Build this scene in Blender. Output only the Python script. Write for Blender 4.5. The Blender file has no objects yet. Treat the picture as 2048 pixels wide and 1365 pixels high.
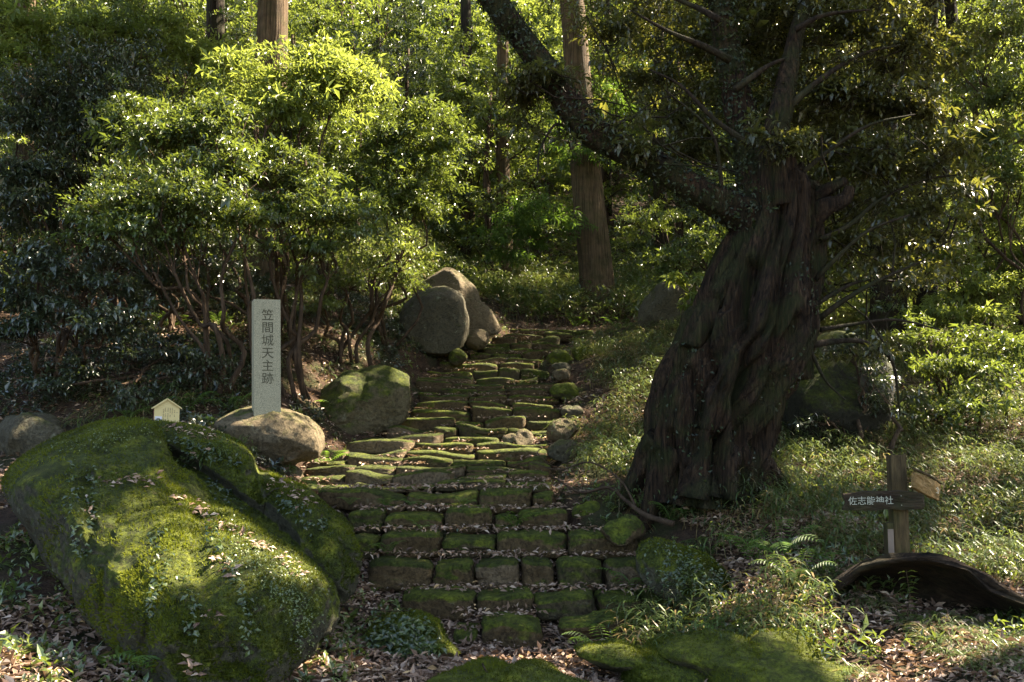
import bpy, math, random
import numpy as np
from mathutils import Vector
from mathutils.bvhtree import BVHTree
rng = np.random.default_rng(7)
random.seed(7)
C = bpy.context.scene
R = math.radians

# ------------------------------------------------------------------ camera, world, sun, exposure
F_PX, HZ, EYE = 1800.0, 860.0, 1.75
PITCH = math.atan((HZ - 682.5) / F_PX)
cam_d = bpy.data.cameras.new('camera'); cam = bpy.data.objects.new('camera', cam_d)
C.collection.objects.link(cam); C.camera = cam
cam.location = (0, 0, EYE); cam.rotation_euler = (R(90) + PITCH, 0, 0)
cam_d.sensor_width = 36; cam_d.lens = 36 * F_PX / 2048; cam_d.clip_end = 2000; cam_d.clip_start = 0.1
SUN_AZ, SUN_EL = 66.0, 48.0      # azimuth to the right of the view direction, elevation
S = np.array([math.sin(R(SUN_AZ)) * math.cos(R(SUN_EL)), math.cos(R(SUN_AZ)) * math.cos(R(SUN_EL)), math.sin(R(SUN_EL))])
w = bpy.data.worlds.new('World'); C.world = w; w.use_nodes = True
nt = w.node_tree; sky = nt.nodes.new('ShaderNodeTexSky'); sky.sky_type = 'NISHITA'; sky.sun_disc = False
sky.sun_elevation = R(SUN_EL); sky.sun_rotation = R(SUN_AZ)
nt.links.new(sky.outputs[0], nt.nodes['Background'].inputs[0]); nt.nodes['Background'].inputs[1].default_value = 0.08
sun_d = bpy.data.lights.new('sun', 'SUN'); sun_d.energy = 5.0; sun_d.angle = R(0.5); sun_d.color = (1, .93, .80)
sun = bpy.data.objects.new('sun', sun_d); C.collection.objects.link(sun)
sun.rotation_euler = Vector(S).to_track_quat('Z', 'Y').to_euler()
C.view_settings.view_transform = 'Standard'; C.view_settings.look = 'None'
C.view_settings.exposure = 2.85; C.view_settings.gamma = 1; C.view_settings.use_curve_mapping = False
C.view_settings.use_white_balance = True; C.view_settings.white_balance_temperature = 7400; C.view_settings.white_balance_tint = 13
C.render.engine = 'CYCLES'
C.cycles.use_denoising = True; C.cycles.max_bounces = 7; C.cycles.diffuse_bounces = 4; C.cycles.glossy_bounces = 2
C.cycles.transmission_bounces = 4; C.cycles.sample_clamp_indirect = 6; C.cycles.caustics_reflective = False; C.cycles.caustics_refractive = False

def P(px, py, D):
    """world point at forward distance D seen in direction (px, py) of the 2048x1365 photograph"""
    a = (np.asarray(px, float) - 1024) / F_PX; b = (682.5 - np.asarray(py, float)) / F_PX
    cp, sp = math.cos(PITCH), math.sin(PITCH)
    t = D / (cp - b * sp)
    return np.stack([a * t, np.broadcast_to(D, np.shape(a * t)) * 1.0, EYE + (sp + b * cp) * t], -1)

# ------------------------------------------------------------------ noise
_T = np.random.default_rng(3).random((32, 32, 32)) * 2 - 1
def vn(p):
    p = np.asarray(p, float); i = np.floor(p).astype(int); f = p - i; f = f * f * (3 - 2 * f)
    r = 0
    for dx in (0, 1):
        for dy in (0, 1):
            for dz in (0, 1):
                wgt = (f[..., 0] if dx else 1 - f[..., 0]) * (f[..., 1] if dy else 1 - f[..., 1]) * (f[..., 2] if dz else 1 - f[..., 2])
                r = r + wgt * _T[(i[..., 0] + dx) % 32, (i[..., 1] + dy) % 32, (i[..., 2] + dz) % 32]
    return r
def fbm(p, o=3):
    p = np.asarray(p, float); r = 0; a = 1
    for k in range(o):
        r = r + a * vn(p * 2 ** k + 11.3 * k); a *= .5
    return r
def unit(v): return v / np.maximum(np.linalg.norm(v, axis=-1, keepdims=True), 1e-9)

# ------------------------------------------------------------------ mesh accumulation
class Acc:
    def __init__(s): s.V = []; s.F = []; s.n = 0
    def add(s, V, Fc, mat=0, var=0.5, smooth=False):
        V = np.asarray(V, float).reshape(-1, 3); Fc = np.asarray(Fc, int)
        var = np.broadcast_to(np.asarray(var, float), (len(Fc),))
        s.V.append(V); s.F.append((Fc + s.n, mat, var, smooth)); s.n += len(V); return s
    def build(s, name, mats, parent=None, origin=None, link=True):
        if not s.V: s.V = [np.zeros((1, 3))]
        V = np.concatenate(s.V); me = bpy.data.meshes.new(name)
        o = np.zeros(3) if origin is None else np.asarray(origin, float)
        me.vertices.add(len(V)); me.vertices.foreach_set('co', (V - o).astype(np.float32).ravel())
        nf = sum(len(f[0]) for f in s.F)
        if nf:
            idx = np.concatenate([f[0].ravel() for f in s.F]); ln = np.concatenate([np.full(len(f[0]), f[0].shape[1]) for f in s.F])
            me.loops.add(len(idx)); me.loops.foreach_set('vertex_index', idx.astype(np.int32))
            me.polygons.add(nf); me.polygons.foreach_set('loop_start', (np.cumsum(ln) - ln).astype(np.int32))
            me.polygons.foreach_set('material_index', np.concatenate([np.full(len(f[0]), f[1]) for f in s.F]).astype(np.int32))
            me.polygons.foreach_set('use_smooth', np.concatenate([np.full(len(f[0]), f[3]) for f in s.F]))
            at = me.attributes.new('var', 'FLOAT', 'FACE'); at.data.foreach_set('value', np.concatenate([f[2] for f in s.F]).astype(np.float32))
        for m in (mats if isinstance(mats, (list, tuple)) else [mats]): me.materials.append(m)
        me.update(calc_edges=True); me.validate()
        ob = bpy.data.objects.new(name, me)
        if link: C.collection.objects.link(ob)
        if parent is not None: ob.parent = parent
        elif origin is not None: ob.location = o
        return ob
def tag(o, label, cat=None, group=None, kind=None):
    if label: o['label'] = label
    if cat: o['category'] = cat
    if group: o['group'] = group
    if kind: o['kind'] = kind
    return o
def thing(name, label, cat, loc, group=None):
    o = bpy.data.objects.new(name, None); o.empty_display_size = .2; C.collection.objects.link(o); o.location = tuple(loc)
    return tag(o, label, cat, group)
def copy_tree(o, parent=None):
    c = o.copy(); C.collection.objects.link(c); c.parent = parent
    for ch in o.children: copy_tree(ch, c)
    return c

# ------------------------------------------------------------------ materials
class N:
    def __init__(s, name):
        s.m = bpy.data.materials.new(name); s.m.use_nodes = True; s.t = s.m.node_tree; s.t.nodes.clear()
        s.out = s.t.nodes.new('ShaderNodeOutputMaterial'); s._pos = None
    def n(s, typ, ins=None, **kw):
        x = s.t.nodes.new(typ)
        for k, v in kw.items(): setattr(x, k, v)
        for k, v in (ins or {}).items(): s.set(x.inputs[k], v)
        return x
    def set(s, sock, v):
        if isinstance(v, bpy.types.NodeSocket): s.t.links.new(v, sock)
        elif isinstance(v, (tuple, list)) and len(v) == 3 and sock.type == 'RGBA': sock.default_value = (*v, 1)
        else: sock.default_value = v
    def pos(s):
        if s._pos is None: s._pos = s.n('ShaderNodeNewGeometry')
        return s._pos.outputs['Position']
    def nrmz(s):
        s.pos(); return s.n('ShaderNodeSeparateXYZ', {0: s._pos.outputs['Normal']}).outputs[2]
    def noise(s, sc, det=4, rough=.6, vec=None, dist=0):
        return s.n('ShaderNodeTexNoise', {'Vector': vec or s.pos(), 'Scale': sc, 'Detail': det, 'Roughness': rough, 'Distortion': dist}).outputs[0]
    def ramp(s, fac, stops, interp='LINEAR'):
        r = s.n('ShaderNodeValToRGB', {0: fac}); cr = r.color_ramp; cr.interpolation = interp
        while len(cr.elements) < len(stops): cr.elements.new(.5)
        for e, (p, c) in zip(cr.elements, stops):
            e.position = p; e.color = (c, c, c, 1) if isinstance(c, (int, float)) else (*c, 1)
        return r.outputs[0]
    def math(s, op, a, b=0.0, clamp=False):
        return s.n('ShaderNodeMath', {0: a, 1: b}, operation=op, use_clamp=clamp).outputs[0]
    def mix(s, f, a, b, bt='MIX'):
        x = s.n('ShaderNodeMix', data_type='RGBA', blend_type=bt); s.set(x.inputs[0], f); s.set(x.inputs[6], a); s.set(x.inputs[7], b); return x.outputs[2]
    def bump(s, h, st, d=.02): return s.n('ShaderNodeBump', {'Height': h, 'Strength': st, 'Distance': d}).outputs[0]
    def bsdf(s, col, rough=.8, normal=None, spec=.5):
        b = s.n('ShaderNodeBsdfPrincipled', {'Base Color': col, 'Roughness': rough, 'Specular IOR Level': spec})
        if normal is not None: s.set(b.inputs['Normal'], normal)
        return b.outputs[0]
    def done(s, sh): s.t.links.new(sh, s.out.inputs[0]); return s.m

def mossy(name, stone_d, stone_l, moss=.5, up=.6, moss_cols=((.020, .026, .004), (.05, .066, .007), (.13, .145, .013)), lichen=.3):
    """granite grey-brown stone under patchy moss that prefers upward faces; moss = how much is covered"""
    k = N(name)
    g1 = k.noise(2.2, 5); g2 = k.noise(38, 3, .7); g3 = k.noise(140, 2)
    st = k.mix(g1, stone_d, stone_l); st = k.mix(k.math('MULTIPLY', g2, .5), st, tuple(c * .35 for c in stone_d))
    st = k.mix(k.ramp(g3, [(.55, 0.), (.75, .5)]), st, tuple(min(1, c * 1.7) for c in stone_l))
    li = k.ramp(k.noise(5.5, 6, .75), [(.60, 0.), (.68, 1.)])
    st = k.mix(k.math('MULTIPLY', li, lichen), st, (.27, .29, .19))
    patch = k.noise(3.1, 5, .65, dist=.4); fine = k.noise(21, 4, .7)
    m = k.math('ADD', k.math('MULTIPLY', k.nrmz(), up), k.math('ADD', patch, k.math('MULTIPLY', fine, .35)))
    th = 1.25 - moss
    mk = k.ramp(m, [(max(0, min(.98, (th - .12) * .6)), 0.), (min(1, (th + .12) * .6), 1.)])
    m2 = k.math('MULTIPLY', m, .6); k.set(mk.node.inputs[0], m2)
    mc = k.ramp(k.math('ADD', k.math('MULTIPLY', k.noise(6, 5, .7), .75), k.math('MULTIPLY', k.noise(70, 3, .7), .25)), [(.34, moss_cols[0]), (.5, moss_cols[1]), (.66, moss_cols[2])])
    dead = k.ramp(k.noise(9, 4), [(.6, 0.), (.72, .6)])
    mc = k.mix(dead, mc, (.075, .06, .02))
    col = k.mix(mk, st, mc)
    pit = k.ramp(k.noise(26, 5, .8), [(.35, 0.), (.5, 1.)])
    col = k.mix(k.math('MULTIPLY', k.math('SUBTRACT', 1.0, pit), .55), col, tuple(c * .3 for c in stone_d))
    h = k.math('ADD', k.math('MULTIPLY', k.math('ADD', k.noise(9, 6, .75), k.math('MULTIPLY', pit, .3)), 1.0), k.math('ADD', k.math('MULTIPLY', k.noise(60, 4, .8), .35), k.math('MULTIPLY', mk, .35)))
    return k.done(k.bsdf(col, .85, k.bump(h, 1.0, .05), .25))
def leafmat(name, cols, rough=.34, trans=.35, tcol=(.30, .42, .03), spec=.6):
    k = N(name)
    v = k.n('ShaderNodeAttribute', attribute_name='var').outputs['Fac']
    r = k.n('ShaderNodeObjectInfo').outputs['Random']
    f = k.math('ADD', v, k.math('MULTIPLY', k.math('SUBTRACT', r, .5), .25), True)
    col = k.ramp(f, cols)
    s1 = k.bsdf(col, rough, None, spec)
    tr = k.n('ShaderNodeBsdfTranslucent', {0: k.mix(.65, col, tcol)}).outputs[0]
    return k.done(k.n('ShaderNodeMixShader', {0: trans, 1: s1, 2: tr}).outputs[0])
def barkmat(name, a, b, moss=0.0, sc=(14, 14, 1.6), bump=1.0, rough=.9):
    k = N(name)
    mp = k.n('ShaderNodeMapping', {0: k.pos(), 'Scale': sc}).outputs[0]
    n1 = k.noise(1, 6, .7, vec=mp, dist=.5); n2 = k.noise(3.5, 5)
    col = k.mix(k.ramp(n1, [(.35, 0.), (.65, 1.)]), a, b)
    col = k.mix(k.math('MULTIPLY', k.ramp(n2, [(.45, 0.), (.7, 1.)]), .5), col, tuple(c * .5 for c in a))
    if moss: col = k.mix(k.math('MULTIPLY', k.ramp(k.noise(2.4, 5), [(.45, 0.), (.6, 1.)]), moss), col, (.035, .05, .012))
    return k.done(k.bsdf(col, rough, k.bump(n1, bump, .05), .2))
def plain(name, col, rough=.7, var=.25, sc=8, spec=.4):
    k = N(name); n1 = k.noise(sc, 5)
    c = k.mix(n1, tuple(x * (1 - var) for x in col), tuple(min(1, x * (1 + var)) for x in col))
    return k.done(k.bsdf(c, rough, k.bump(n1, .3, .01), spec))

M = {}
M['boulder_moss'] = mossy('mossy_boulder', (.040, .036, .020), (.13, .12, .075), .47, .85, ((.018, .024, .004), (.052, .068, .007), (.15, .165, .014)), .5)
M['step'] = mossy('mossy_step_stone', (.055, .034, .014), (.20, .135, .06), .30, 1.15, ((.022, .03, .004), (.07, .09, .009), (.18, .20, .018)))
M['step_b'] = mossy('brown_step_stone', (.06, .036, .015), (.22, .15, .07), .16, 1.15)
M['step_c'] = mossy('green_step_stone', (.045, .034, .016), (.15, .115, .055), .50, 1.0, ((.022, .03, .004), (.065, .082, .009), (.17, .185, .018)))
M['step_lit'] = mossy('bare_step_stone', (.09, .062, .032), (.30, .215, .125), .22, 1.1)  # paler step stone; sunlight on the left steps put into its colour
M['rock_bare'] = mossy('granite_rock', (.10, .075, .04), (.27, .21, .125), .26, .3, lichen=.4)
M['rock_bank'] = mossy('warm_grey_rock', (.075, .06, .03), (.22, .18, .10), .42, .4, lichen=.3)
M['rock_dim'] = mossy('dim_rock', (.016, .015, .009), (.045, .042, .024), .40, .35, lichen=.3)  # rock colour darkened to stand for the shade of the undergrowth
M['rock_grey'] = mossy('grey_granite_rock', (.060, .052, .032), (.165, .145, .09), .30, .25, lichen=.7)
M['rock_bright'] = mossy('bright_moss_rock', (.06, .055, .03), (.13, .12, .06), .85, .6, ((.03, .042, .006), (.085, .105, .010), (.18, .20, .018)), .2)
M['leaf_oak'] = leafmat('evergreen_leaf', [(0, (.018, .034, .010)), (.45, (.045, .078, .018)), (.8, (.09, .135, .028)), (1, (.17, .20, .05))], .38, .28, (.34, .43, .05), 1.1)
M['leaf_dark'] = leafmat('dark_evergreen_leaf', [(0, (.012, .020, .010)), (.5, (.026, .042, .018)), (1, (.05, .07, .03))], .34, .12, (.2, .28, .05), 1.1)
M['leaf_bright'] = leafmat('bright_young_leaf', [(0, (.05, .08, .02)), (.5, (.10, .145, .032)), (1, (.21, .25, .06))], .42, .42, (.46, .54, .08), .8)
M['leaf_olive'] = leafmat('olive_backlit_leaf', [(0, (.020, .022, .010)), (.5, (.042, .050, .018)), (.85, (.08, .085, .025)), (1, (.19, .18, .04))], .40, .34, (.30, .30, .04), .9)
M['leaf_yellow'] = leafmat('yellow_leaf', [(0, (.2, .22, .02)), (1, (.45, .40, .03))], .4, .5, (.6, .5, .04), .4)
M['sasa'] = leafmat('dwarf_bamboo_leaf', [(0, (.22, .15, .06)), (.2, (.13, .10, .035)), (.28, (.03, .050, .018)), (.7, (.06, .10, .025)), (1, (.13, .17, .04))], .36, .35, (.26, .32, .07), .55)
M['fern'] = leafmat('fern_leaf', [(0, (.03, .06, .015)), (1, (.08, .15, .03))], .5, .4, (.25, .42, .04), .35)
M['ivy'] = leafmat('ivy_leaf', [(0, (.012, .024, .010)), (.5, (.03, .05, .016)), (1, (.07, .10, .03))], .30, .15, (.2, .3, .03), .7)
M['ivy_dim'] = leafmat('dark_ivy_leaf', [(0, (.010, .016, .007)), (.5, (.022, .034, .012)), (1, (.05, .065, .02))], .5, .12, (.2, .3, .03), .4)
M['litter'] = leafmat('fallen_leaf', [(0, (.06, .03, .018)), (.35, (.19, .115, .075)), (.7, (.36, .25, .18)), (.95, (.52, .41, .31)), (1, (.5, .28, .06))], .5, .12, (.35, .2, .08), .4)
M['twig'] = barkmat('twig_bark', (.035, .022, .013), (.10, .065, .04))
M['bark_old'] = barkmat('old_tree_bark', (.005, .0035, .0025), (.105, .062, .034), .6, (34, 34, 2.2), 2.0)
M['bark_cedar'] = barkmat('cedar_bark', (.055, .036, .020), (.20, .135, .078), .3, (26, 26, .8), 1.2)
M['bark_dark'] = barkmat('dark_bark', (.012, .008, .005), (.05, .035, .022), .3, (16, 16, 1.2), 1.0)

# ------------------------------------------------------------------ shapes
def tube(pts, rad, seg=8, amp=0.0, freq=6, nz=1.0, cap=True, seed=0, sub=1):
    pts = np.asarray(pts, float); rad = np.asarray(rad, float)
    if sub > 1:   # Catmull-Rom refinement
        p = np.vstack([2 * pts[0] - pts[1], pts, 2 * pts[-1] - pts[-2]]); q = []; rr = []
        for i in range(len(pts) - 1):
            for j in range(sub):
                t = j / sub; a, b, c, d = p[i], p[i + 1], p[i + 2], p[i + 3]
                q.append(.5 * ((2 * b) + (-a + c) * t + (2 * a - 5 * b + 4 * c - d) * t * t + (-a + 3 * b - 3 * c + d) * t ** 3)); rr.append(rad[i] * (1 - t) + rad[i + 1] * t)
        pts = np.array(q + [pts[-1]]); rad = np.array(rr + [rad[-1]])
    T = unit(np.gradient(pts, axis=0)); n = len(pts)
    u = np.cross(T[0], [0.3, 1, 0.1]); u = unit(u); U = [u]
    for i in range(1, n):
        u = U[-1] - T[i] * np.dot(U[-1], T[i]); U.append(unit(u))
    U = np.array(U); W = np.cross(T, U)
    th = np.arange(seg) / seg * 2 * np.pi
    ring = U[:, None] * np.cos(th)[None, :, None] + W[:, None] * np.sin(th)[None, :, None]
    r = np.broadcast_to(rad[:, None], (n, seg)).copy()
    if amp:
        cl = np.concatenate([[0], np.cumsum(np.linalg.norm(np.diff(pts, axis=0), axis=1))])
        q = np.stack([np.broadcast_to(np.cos(th) * freq * .35, (n, seg)), np.broadcast_to(np.sin(th) * freq * .35, (n, seg)), np.broadcast_to((cl * nz)[:, None], (n, seg))], -1) + seed
        r = r * (1 + amp * fbm(q, 4))
    V = (pts[:, None] + ring * r[..., None]).reshape(-1, 3)
    i = np.arange(n - 1)[:, None] * seg; j = np.arange(seg)[None]; j2 = (j + 1) % seg
    Q = np.stack([i + j, i + j2, i + seg + j2, i + seg + j], -1).reshape(-1, 4)
    if cap and seg > 3:
        V = np.vstack([V, pts[:1] - T[:1] * 0, pts[-1:] + T[-1:] * rad[-1] * .3]); m = n * seg
        T1 = np.stack([np.full(seg, m), (np.arange(seg) + 1) % seg, np.arange(seg), np.arange(seg)], -1)
        b = (n - 1) * seg
        T2 = np.stack([np.full(seg, m + 1), b + np.arange(seg), b + (np.arange(seg) + 1) % seg], -1)
        return V, Q, np.vstack([T1[:, :3], T2])
    return V, Q, None
def add_tube(acc, pts, rad, mat=0, smooth=True, **kw):
    V, Q, T = tube(pts, rad, **kw); n0 = acc.n
    acc.add(V, Q, mat, .5, smooth)
    if T is not None: acc.F.append((T + n0, mat, np.full(len(T), .5), smooth))
_cs = {}
def cube_sphere(n):
    if n in _cs: return _cs[n]
    g = np.tan(np.linspace(-1, 1, n + 1) * math.pi / 4); d = {}; V = []; Fc = []
    def vid(p):
        k = tuple(np.round(p, 5))
        if k not in d: d[k] = len(V); V.append(p)
        return d[k]
    for ax in range(3):
        for sg in (-1, 1):
            ids = [[0] * (n + 1) for _ in range(n + 1)]
            for i in range(n + 1):
                for j in range(n + 1):
                    p = [0, 0, 0]; p[ax] = sg * 1.0; p[(ax + 1) % 3] = g[i]; p[(ax + 2) % 3] = g[j]; ids[i][j] = vid(tuple(p))
            for i in range(n):
                for j in range(n):
                    q = [ids[i][j], ids[i + 1][j], ids[i + 1][j + 1], ids[i][j + 1]]
                    Fc.append(q if sg > 0 else q[::-1])
    _cs[n] = (np.array(V, float), np.array(Fc)); return _cs[n]
def stone_block(c, half, n=6, k=5, amp=.10, seed=0., rot=0., wob=.05):
    V, Fc = cube_sphere(n); V = V.copy()
    q = V / ((np.abs(V) ** k).sum(1, keepdims=True) ** (1 / k))
    p = q * half
    s = np.array([seed * 3.17, seed * 1.31, seed * 7.7])
    nr = unit(q ** 3)
    p = p + nr * (amp * min(half) * 1.6 * fbm(p * 4.2 + s, 4))[:, None] + nr * (.012 * fbm(p * 23 + s, 2))[:, None]
    if n > 4: f_ = facet(p, np.zeros(3), 5, seed + 1, .45); p = p * .55 + f_ * .45; p[:, 0] = p[:, 0] / np.abs(p[:, 0]).max() * half[0]; p[:, 2] *= half[2] / np.abs(p[:, 2]).max()
    p[:, 2] += wob * vn(np.stack([p[:, 0] * 2.2, np.zeros(len(p)), np.zeros(len(p))], -1) + s) * (p[:, 2] > 0)
    ca, sa = math.cos(rot), math.sin(rot)
    p = np.stack([p[:, 0] * ca - p[:, 1] * sa, p[:, 0] * sa + p[:, 1] * ca, p[:, 2]], -1)
    return p + c, Fc
def facet(p, c, m, seed, hard=.8, dirs=None):
    """flatten a rock along random planes"""
    r = np.random.default_rng(int(seed * 10) + 5); q = p - c; m = m if dirs is None else len(dirs)
    for i in range(m):
        d = unit(r.normal(size=3) * [.75, .4, .75] + ([0, -.8, .15] if i % 4 else [0, 0, .9])) if dirs is None else np.array(dirs[i][:3], float) / np.linalg.norm(dirs[i][:3])
        h = q @ d; lim = h.max() * (r.uniform(.52, .84) if dirs is None or len(dirs[i]) < 4 else dirs[i][3]); q = q - d * (np.maximum(0, h - lim) * hard)[:, None]
    return q + c
def blob(outline, center, D0, slope, thick, n=28, amp=.04, seed=0., k=2.4, dcol=0., hi=.012, fac=7, crack=.0, dirs=None, creases=None):
    """closed boulder whose outline seen from the path follows a polygon; D = D0 + slope*(yc-py) + dcol*(px-xc) leans it back"""
    V, Fc = cube_sphere(n); q = unit(V)
    cx, cy = center; o = np.array(outline, float) - (cx, cy)
    oa = np.arctan2(-o[:, 1], o[:, 0]); orr = np.hypot(o[:, 0], o[:, 1]); s = np.argsort(oa); oa, orr = oa[s], orr[s]
    oa = np.concatenate([oa - 2 * np.pi, oa, oa + 2 * np.pi]); orr = np.tile(orr, 3)
    th = np.arctan2(q[:, 2], q[:, 0]); rr = np.interp(th, oa, orr)
    rr = (rr + np.interp(th + .08, oa, orr) + np.interp(th - .08, oa, orr)) / 3
    rad = np.clip(np.hypot(q[:, 0], q[:, 2]), 0, 1); c = q[:, 1]
    # superellipse profile between the plane radius and the depth
    nn = (rad ** k + np.abs(c) ** k) ** (1 / k); rad /= nn; c = c / nn
    px = cx + np.cos(th) * rr * rad; py = cy - np.sin(th) * rr * rad
    D = D0 + slope * (cy - py) + dcol * (px - cx)
    D = D + c * thick
    for (ln, w_, dp) in (creases or []):
        ln = np.array(ln, float); dm = np.full(len(px), 1e9)
        for i_ in range(len(ln) - 1):
            e_ = ln[i_ + 1] - ln[i_]; t_ = np.clip(((px - ln[i_, 0]) * e_[0] + (py - ln[i_, 1]) * e_[1]) / (e_ @ e_), 0, 1)
            dm = np.minimum(dm, np.hypot(px - ln[i_, 0] - t_ * e_[0], py - ln[i_, 1] - t_ * e_[1]))
        D = D + np.where(c < .2, dp * np.exp(-(dm / w_) ** 2), 0)
    p = P(px, py, D)
    sd = np.array([seed, seed * 2.3, seed * .7]); cen = p.mean(0); nr = unit(p - cen)
    sz = thick
    if fac or dirs:
        f = facet(p, cen, fac + 3, seed, .93, dirs); p[:, 1] = f[:, 1]; p[:, [0, 2]] = p[:, [0, 2]] * .6 + f[:, [0, 2]] * .4
    if crack:
        g_ = vn(p * .9 + sd * 1.7 + .35 * np.stack([vn(p * 2.1), vn(p * 2.3 + 5), vn(p * 1.9 + 9)], -1)); p -= nr * (crack * np.exp(-(g_ / .05) ** 2))[:, None]
        p += nr * (crack * .8 * np.abs(vn(p * 1.6 + sd)))[:, None]
    p += nr * (amp * fbm(p * (1.3 / max(sz, .3)) + sd, 5) * 1.2)[:, None]
    p += nr * (hi * fbm(p * 14 + sd, 3))[:, None]
    return p, Fc

# ------------------------------------------------------------------ leaves
UP = np.array([0, 0, 1.0])
def add_leaves(acc, pos, d, nrm, L, W, var, mat=0, hi=False, fold=.22, droop=.15):
    n = len(pos)
    if n == 0: return
    d = unit(d); s = unit(np.cross(d, nrm)); nn = np.cross(s, d)
    L = np.broadcast_to(L, (n,))[:, None]; W = np.broadcast_to(W, (n,))[:, None]
    b = pos; t = pos + d * L - nn * L * droop
    mid = pos + d * L * .45
    r = mid + s * W * .5 + nn * W * fold; l = mid - s * W * .5 + nn * W * fold
    i = np.arange(n)
    if hi:
        c = mid + nn * L * .03; V = np.stack([b, r, t, l, c], 1).reshape(-1, 3); k = i * 5
        Fc = np.concatenate([np.stack([k, k + 1, k + 4], 1), np.stack([k + 1, k + 2, k + 4], 1), np.stack([k, k + 4, k + 3], 1), np.stack([k + 4, k + 2, k + 3], 1)])
        acc.add(V, Fc, mat, np.tile(var, 4))
    else:
        V = np.stack([b, r, t, l], 1).reshape(-1, 3); k = i * 4
        Fc = np.concatenate([np.stack([k, k + 1, k + 2], 1), np.stack([k, k + 2, k + 3], 1)])
        acc.add(V, Fc, mat, np.tile(var, 2))
def add_sprigs(acc, tips, d, K=7, L=.08, W=.03, mat=0, hi=False, var0=.5, vspan=.45, flat=.55, cull=None, twig_mat=None, stemlen=.14):
    """whorls of leaves round twig tips"""
    if cull is not None: keep = ~cull(tips); tips = tips[keep]; d = d[keep]
    n = len(tips)
    if n == 0: return
    d = unit(d); a0 = rng.random(n) * 6.28
    u = unit(np.cross(d, UP + .01 * rng.normal(size=(n, 3)))); v = np.cross(d, u)
    cv = var0 + (rng.random(n) - .5) * vspan; szv = np.exp(rng.normal(size=n) * .28)
    for k in range(K):
        a = a0 + k * 2.4; f = k / max(1, K - 1)
        rad = u * np.cos(a)[:, None] + v * np.sin(a)[:, None]
        ld = unit(d * (.45 + .5 * f) + rad * (1.05 - .3 * f) + rng.normal(size=(n, 3)) * .18 - UP * .18)
        nr = unit(UP * (1 + flat) + d * .3 + rng.normal(size=(n, 3)) * .45)
        sz = L * (.7 + .5 * rng.random(n)) * szv
        add_leaves(acc, tips - d * (stemlen * (1 - f))[..., None] if np.ndim(f) else tips - d * stemlen * (1 - f), ld, nr, sz, sz * (W / L) * (.85 + .3 * rng.random(n)), np.clip(cv + rng.normal(size=n) * .1, 0, 1), mat, hi)
    if twig_mat is not None:
        b = tips - d * stemlen * 2.3 + rng.normal(size=(n, 3)) * .02; w_ = .004 + stemlen * .01
        V = np.stack([b - u * w_, b + u * w_, tips], 1).reshape(-1, 3); k = np.arange(n) * 3
        acc.add(V, np.stack([k, k + 1, k + 2], 1), twig_mat)
def ell_tips(c, r, n, shell=.45):
    """tips in a flattened clump, more towards the outside and top"""
    m = max(4, n // 11)
    q = unit(rng.normal(size=(m, 3))); q[:, 2] = np.abs(q[:, 2]) * np.where(rng.random(m) < .66, 1, -1)
    rr = rng.random(m) ** shell
    wob = 1 + .55 * vn(q * 1.7 + np.asarray(c) * 1.7) + .25 * rng.normal(size=m)
    p = q * (rr * wob)[:, None] * np.asarray(r) * 1.12
    i = rng.integers(m, size=n); hr = np.clip(.24 * (r[0] + r[1]), .14, .6)
    out = unit(q[i] * [1, 1, .2] + rng.normal(size=(n, 3)) * [.3, .3, .05])
    off = rng.normal(size=(n, 3)) * [hr * .5, hr * .5, hr * .13] + out * (rng.random(n) * hr)[:, None]
    off[:, 2] -= .35 * (off[:, :2] ** 2).sum(1)
    return c + p[i] + off, unit(out * [1, 1, .5] + [0, 0, .12] + rng.normal(size=(n, 3)) * .3)
def branch_pts(a, b, sag=.15, n=6, jit=.06):
    a = np.asarray(a, float); b = np.asarray(b, float); t = np.linspace(0, 1, n)[:, None]; L = np.linalg.norm(b - a)
    hx = a + (b - a) * np.stack([t[:, 0] ** 1.25, t[:, 0] ** 1.25, t[:, 0] ** .8], 1)
    hx[1:-1] += rng.normal(size=(n - 2, 3)) * jit * L * .5
    return hx

# ------------------------------------------------------------------ stair rows: (y of top edge, [x joints], riser height px, [per-joint y offset])
ROWS = [
 (1243, [902, 959, 1090], 55), (1190, [795, 950, 1067, 1193, 1287, 1350], 55), (1119, [727, 862, 950, 1039, 1115, 1212, 1290], 62),
 (1066, [700, 754, 882, 994, 1138, 1282], 48), (1022, [690, 768, 887, 986, 1036, 1142], 40), (979, [628, 809, 957, 1064, 1110], 40),
 (964, [600, 702, 868, 1010, 1105], 14), (948, [600, 688, 783, 904, 1015, 1098], 14), (931, [604, 705, 790, 930, 1058, 1103], 14),
 (916, [608, 690, 803, 903, 1010, 1096], 14), (901, [640, 690, 808, 950, 1095], 14), (885, [694, 825, 946, 1098], 15),
 (869, [700, 884, 998], 15), (853, [769, 868, 915, 1016, 1105], 18), (836, [775, 908, 966, 1052, 1106], 17), (818, [820, 943, 1026, 1122], 19),
 (802, [830, 936, 1023, 1108], 16), (789, [838, 937, 1016, 1120], 14), (776, [833, 881, 952, 1014, 1094], 14), (764, [830, 904, 1008, 1150], 14),
 (752, [828, 950, 1032, 1076], 14), (738, [848, 945, 996, 1040, 1100], 17), (725, [878, 998, 1068], 13), (716, [932, 1013, 1078], 13),
 (705, [938, 981, 1044, 1088], 14), (696, [964, 1010, 1067, 1122], 13), (685, [962, 1021, 1066, 1134], 15), (674, [984, 1034, 1122], 12),
 (665, [1002, 1089, 1152, 1192], 12), (657, [1020, 1102, 1192, 1278], 9)]
def row_depth(i):
    base = [7.75, 8.25, 8.75, 9.2, 9.65, 10.1, 10.7]
    return base[i] if i < 7 else 10.7 + (i - 6) * .46
RW = []
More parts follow.
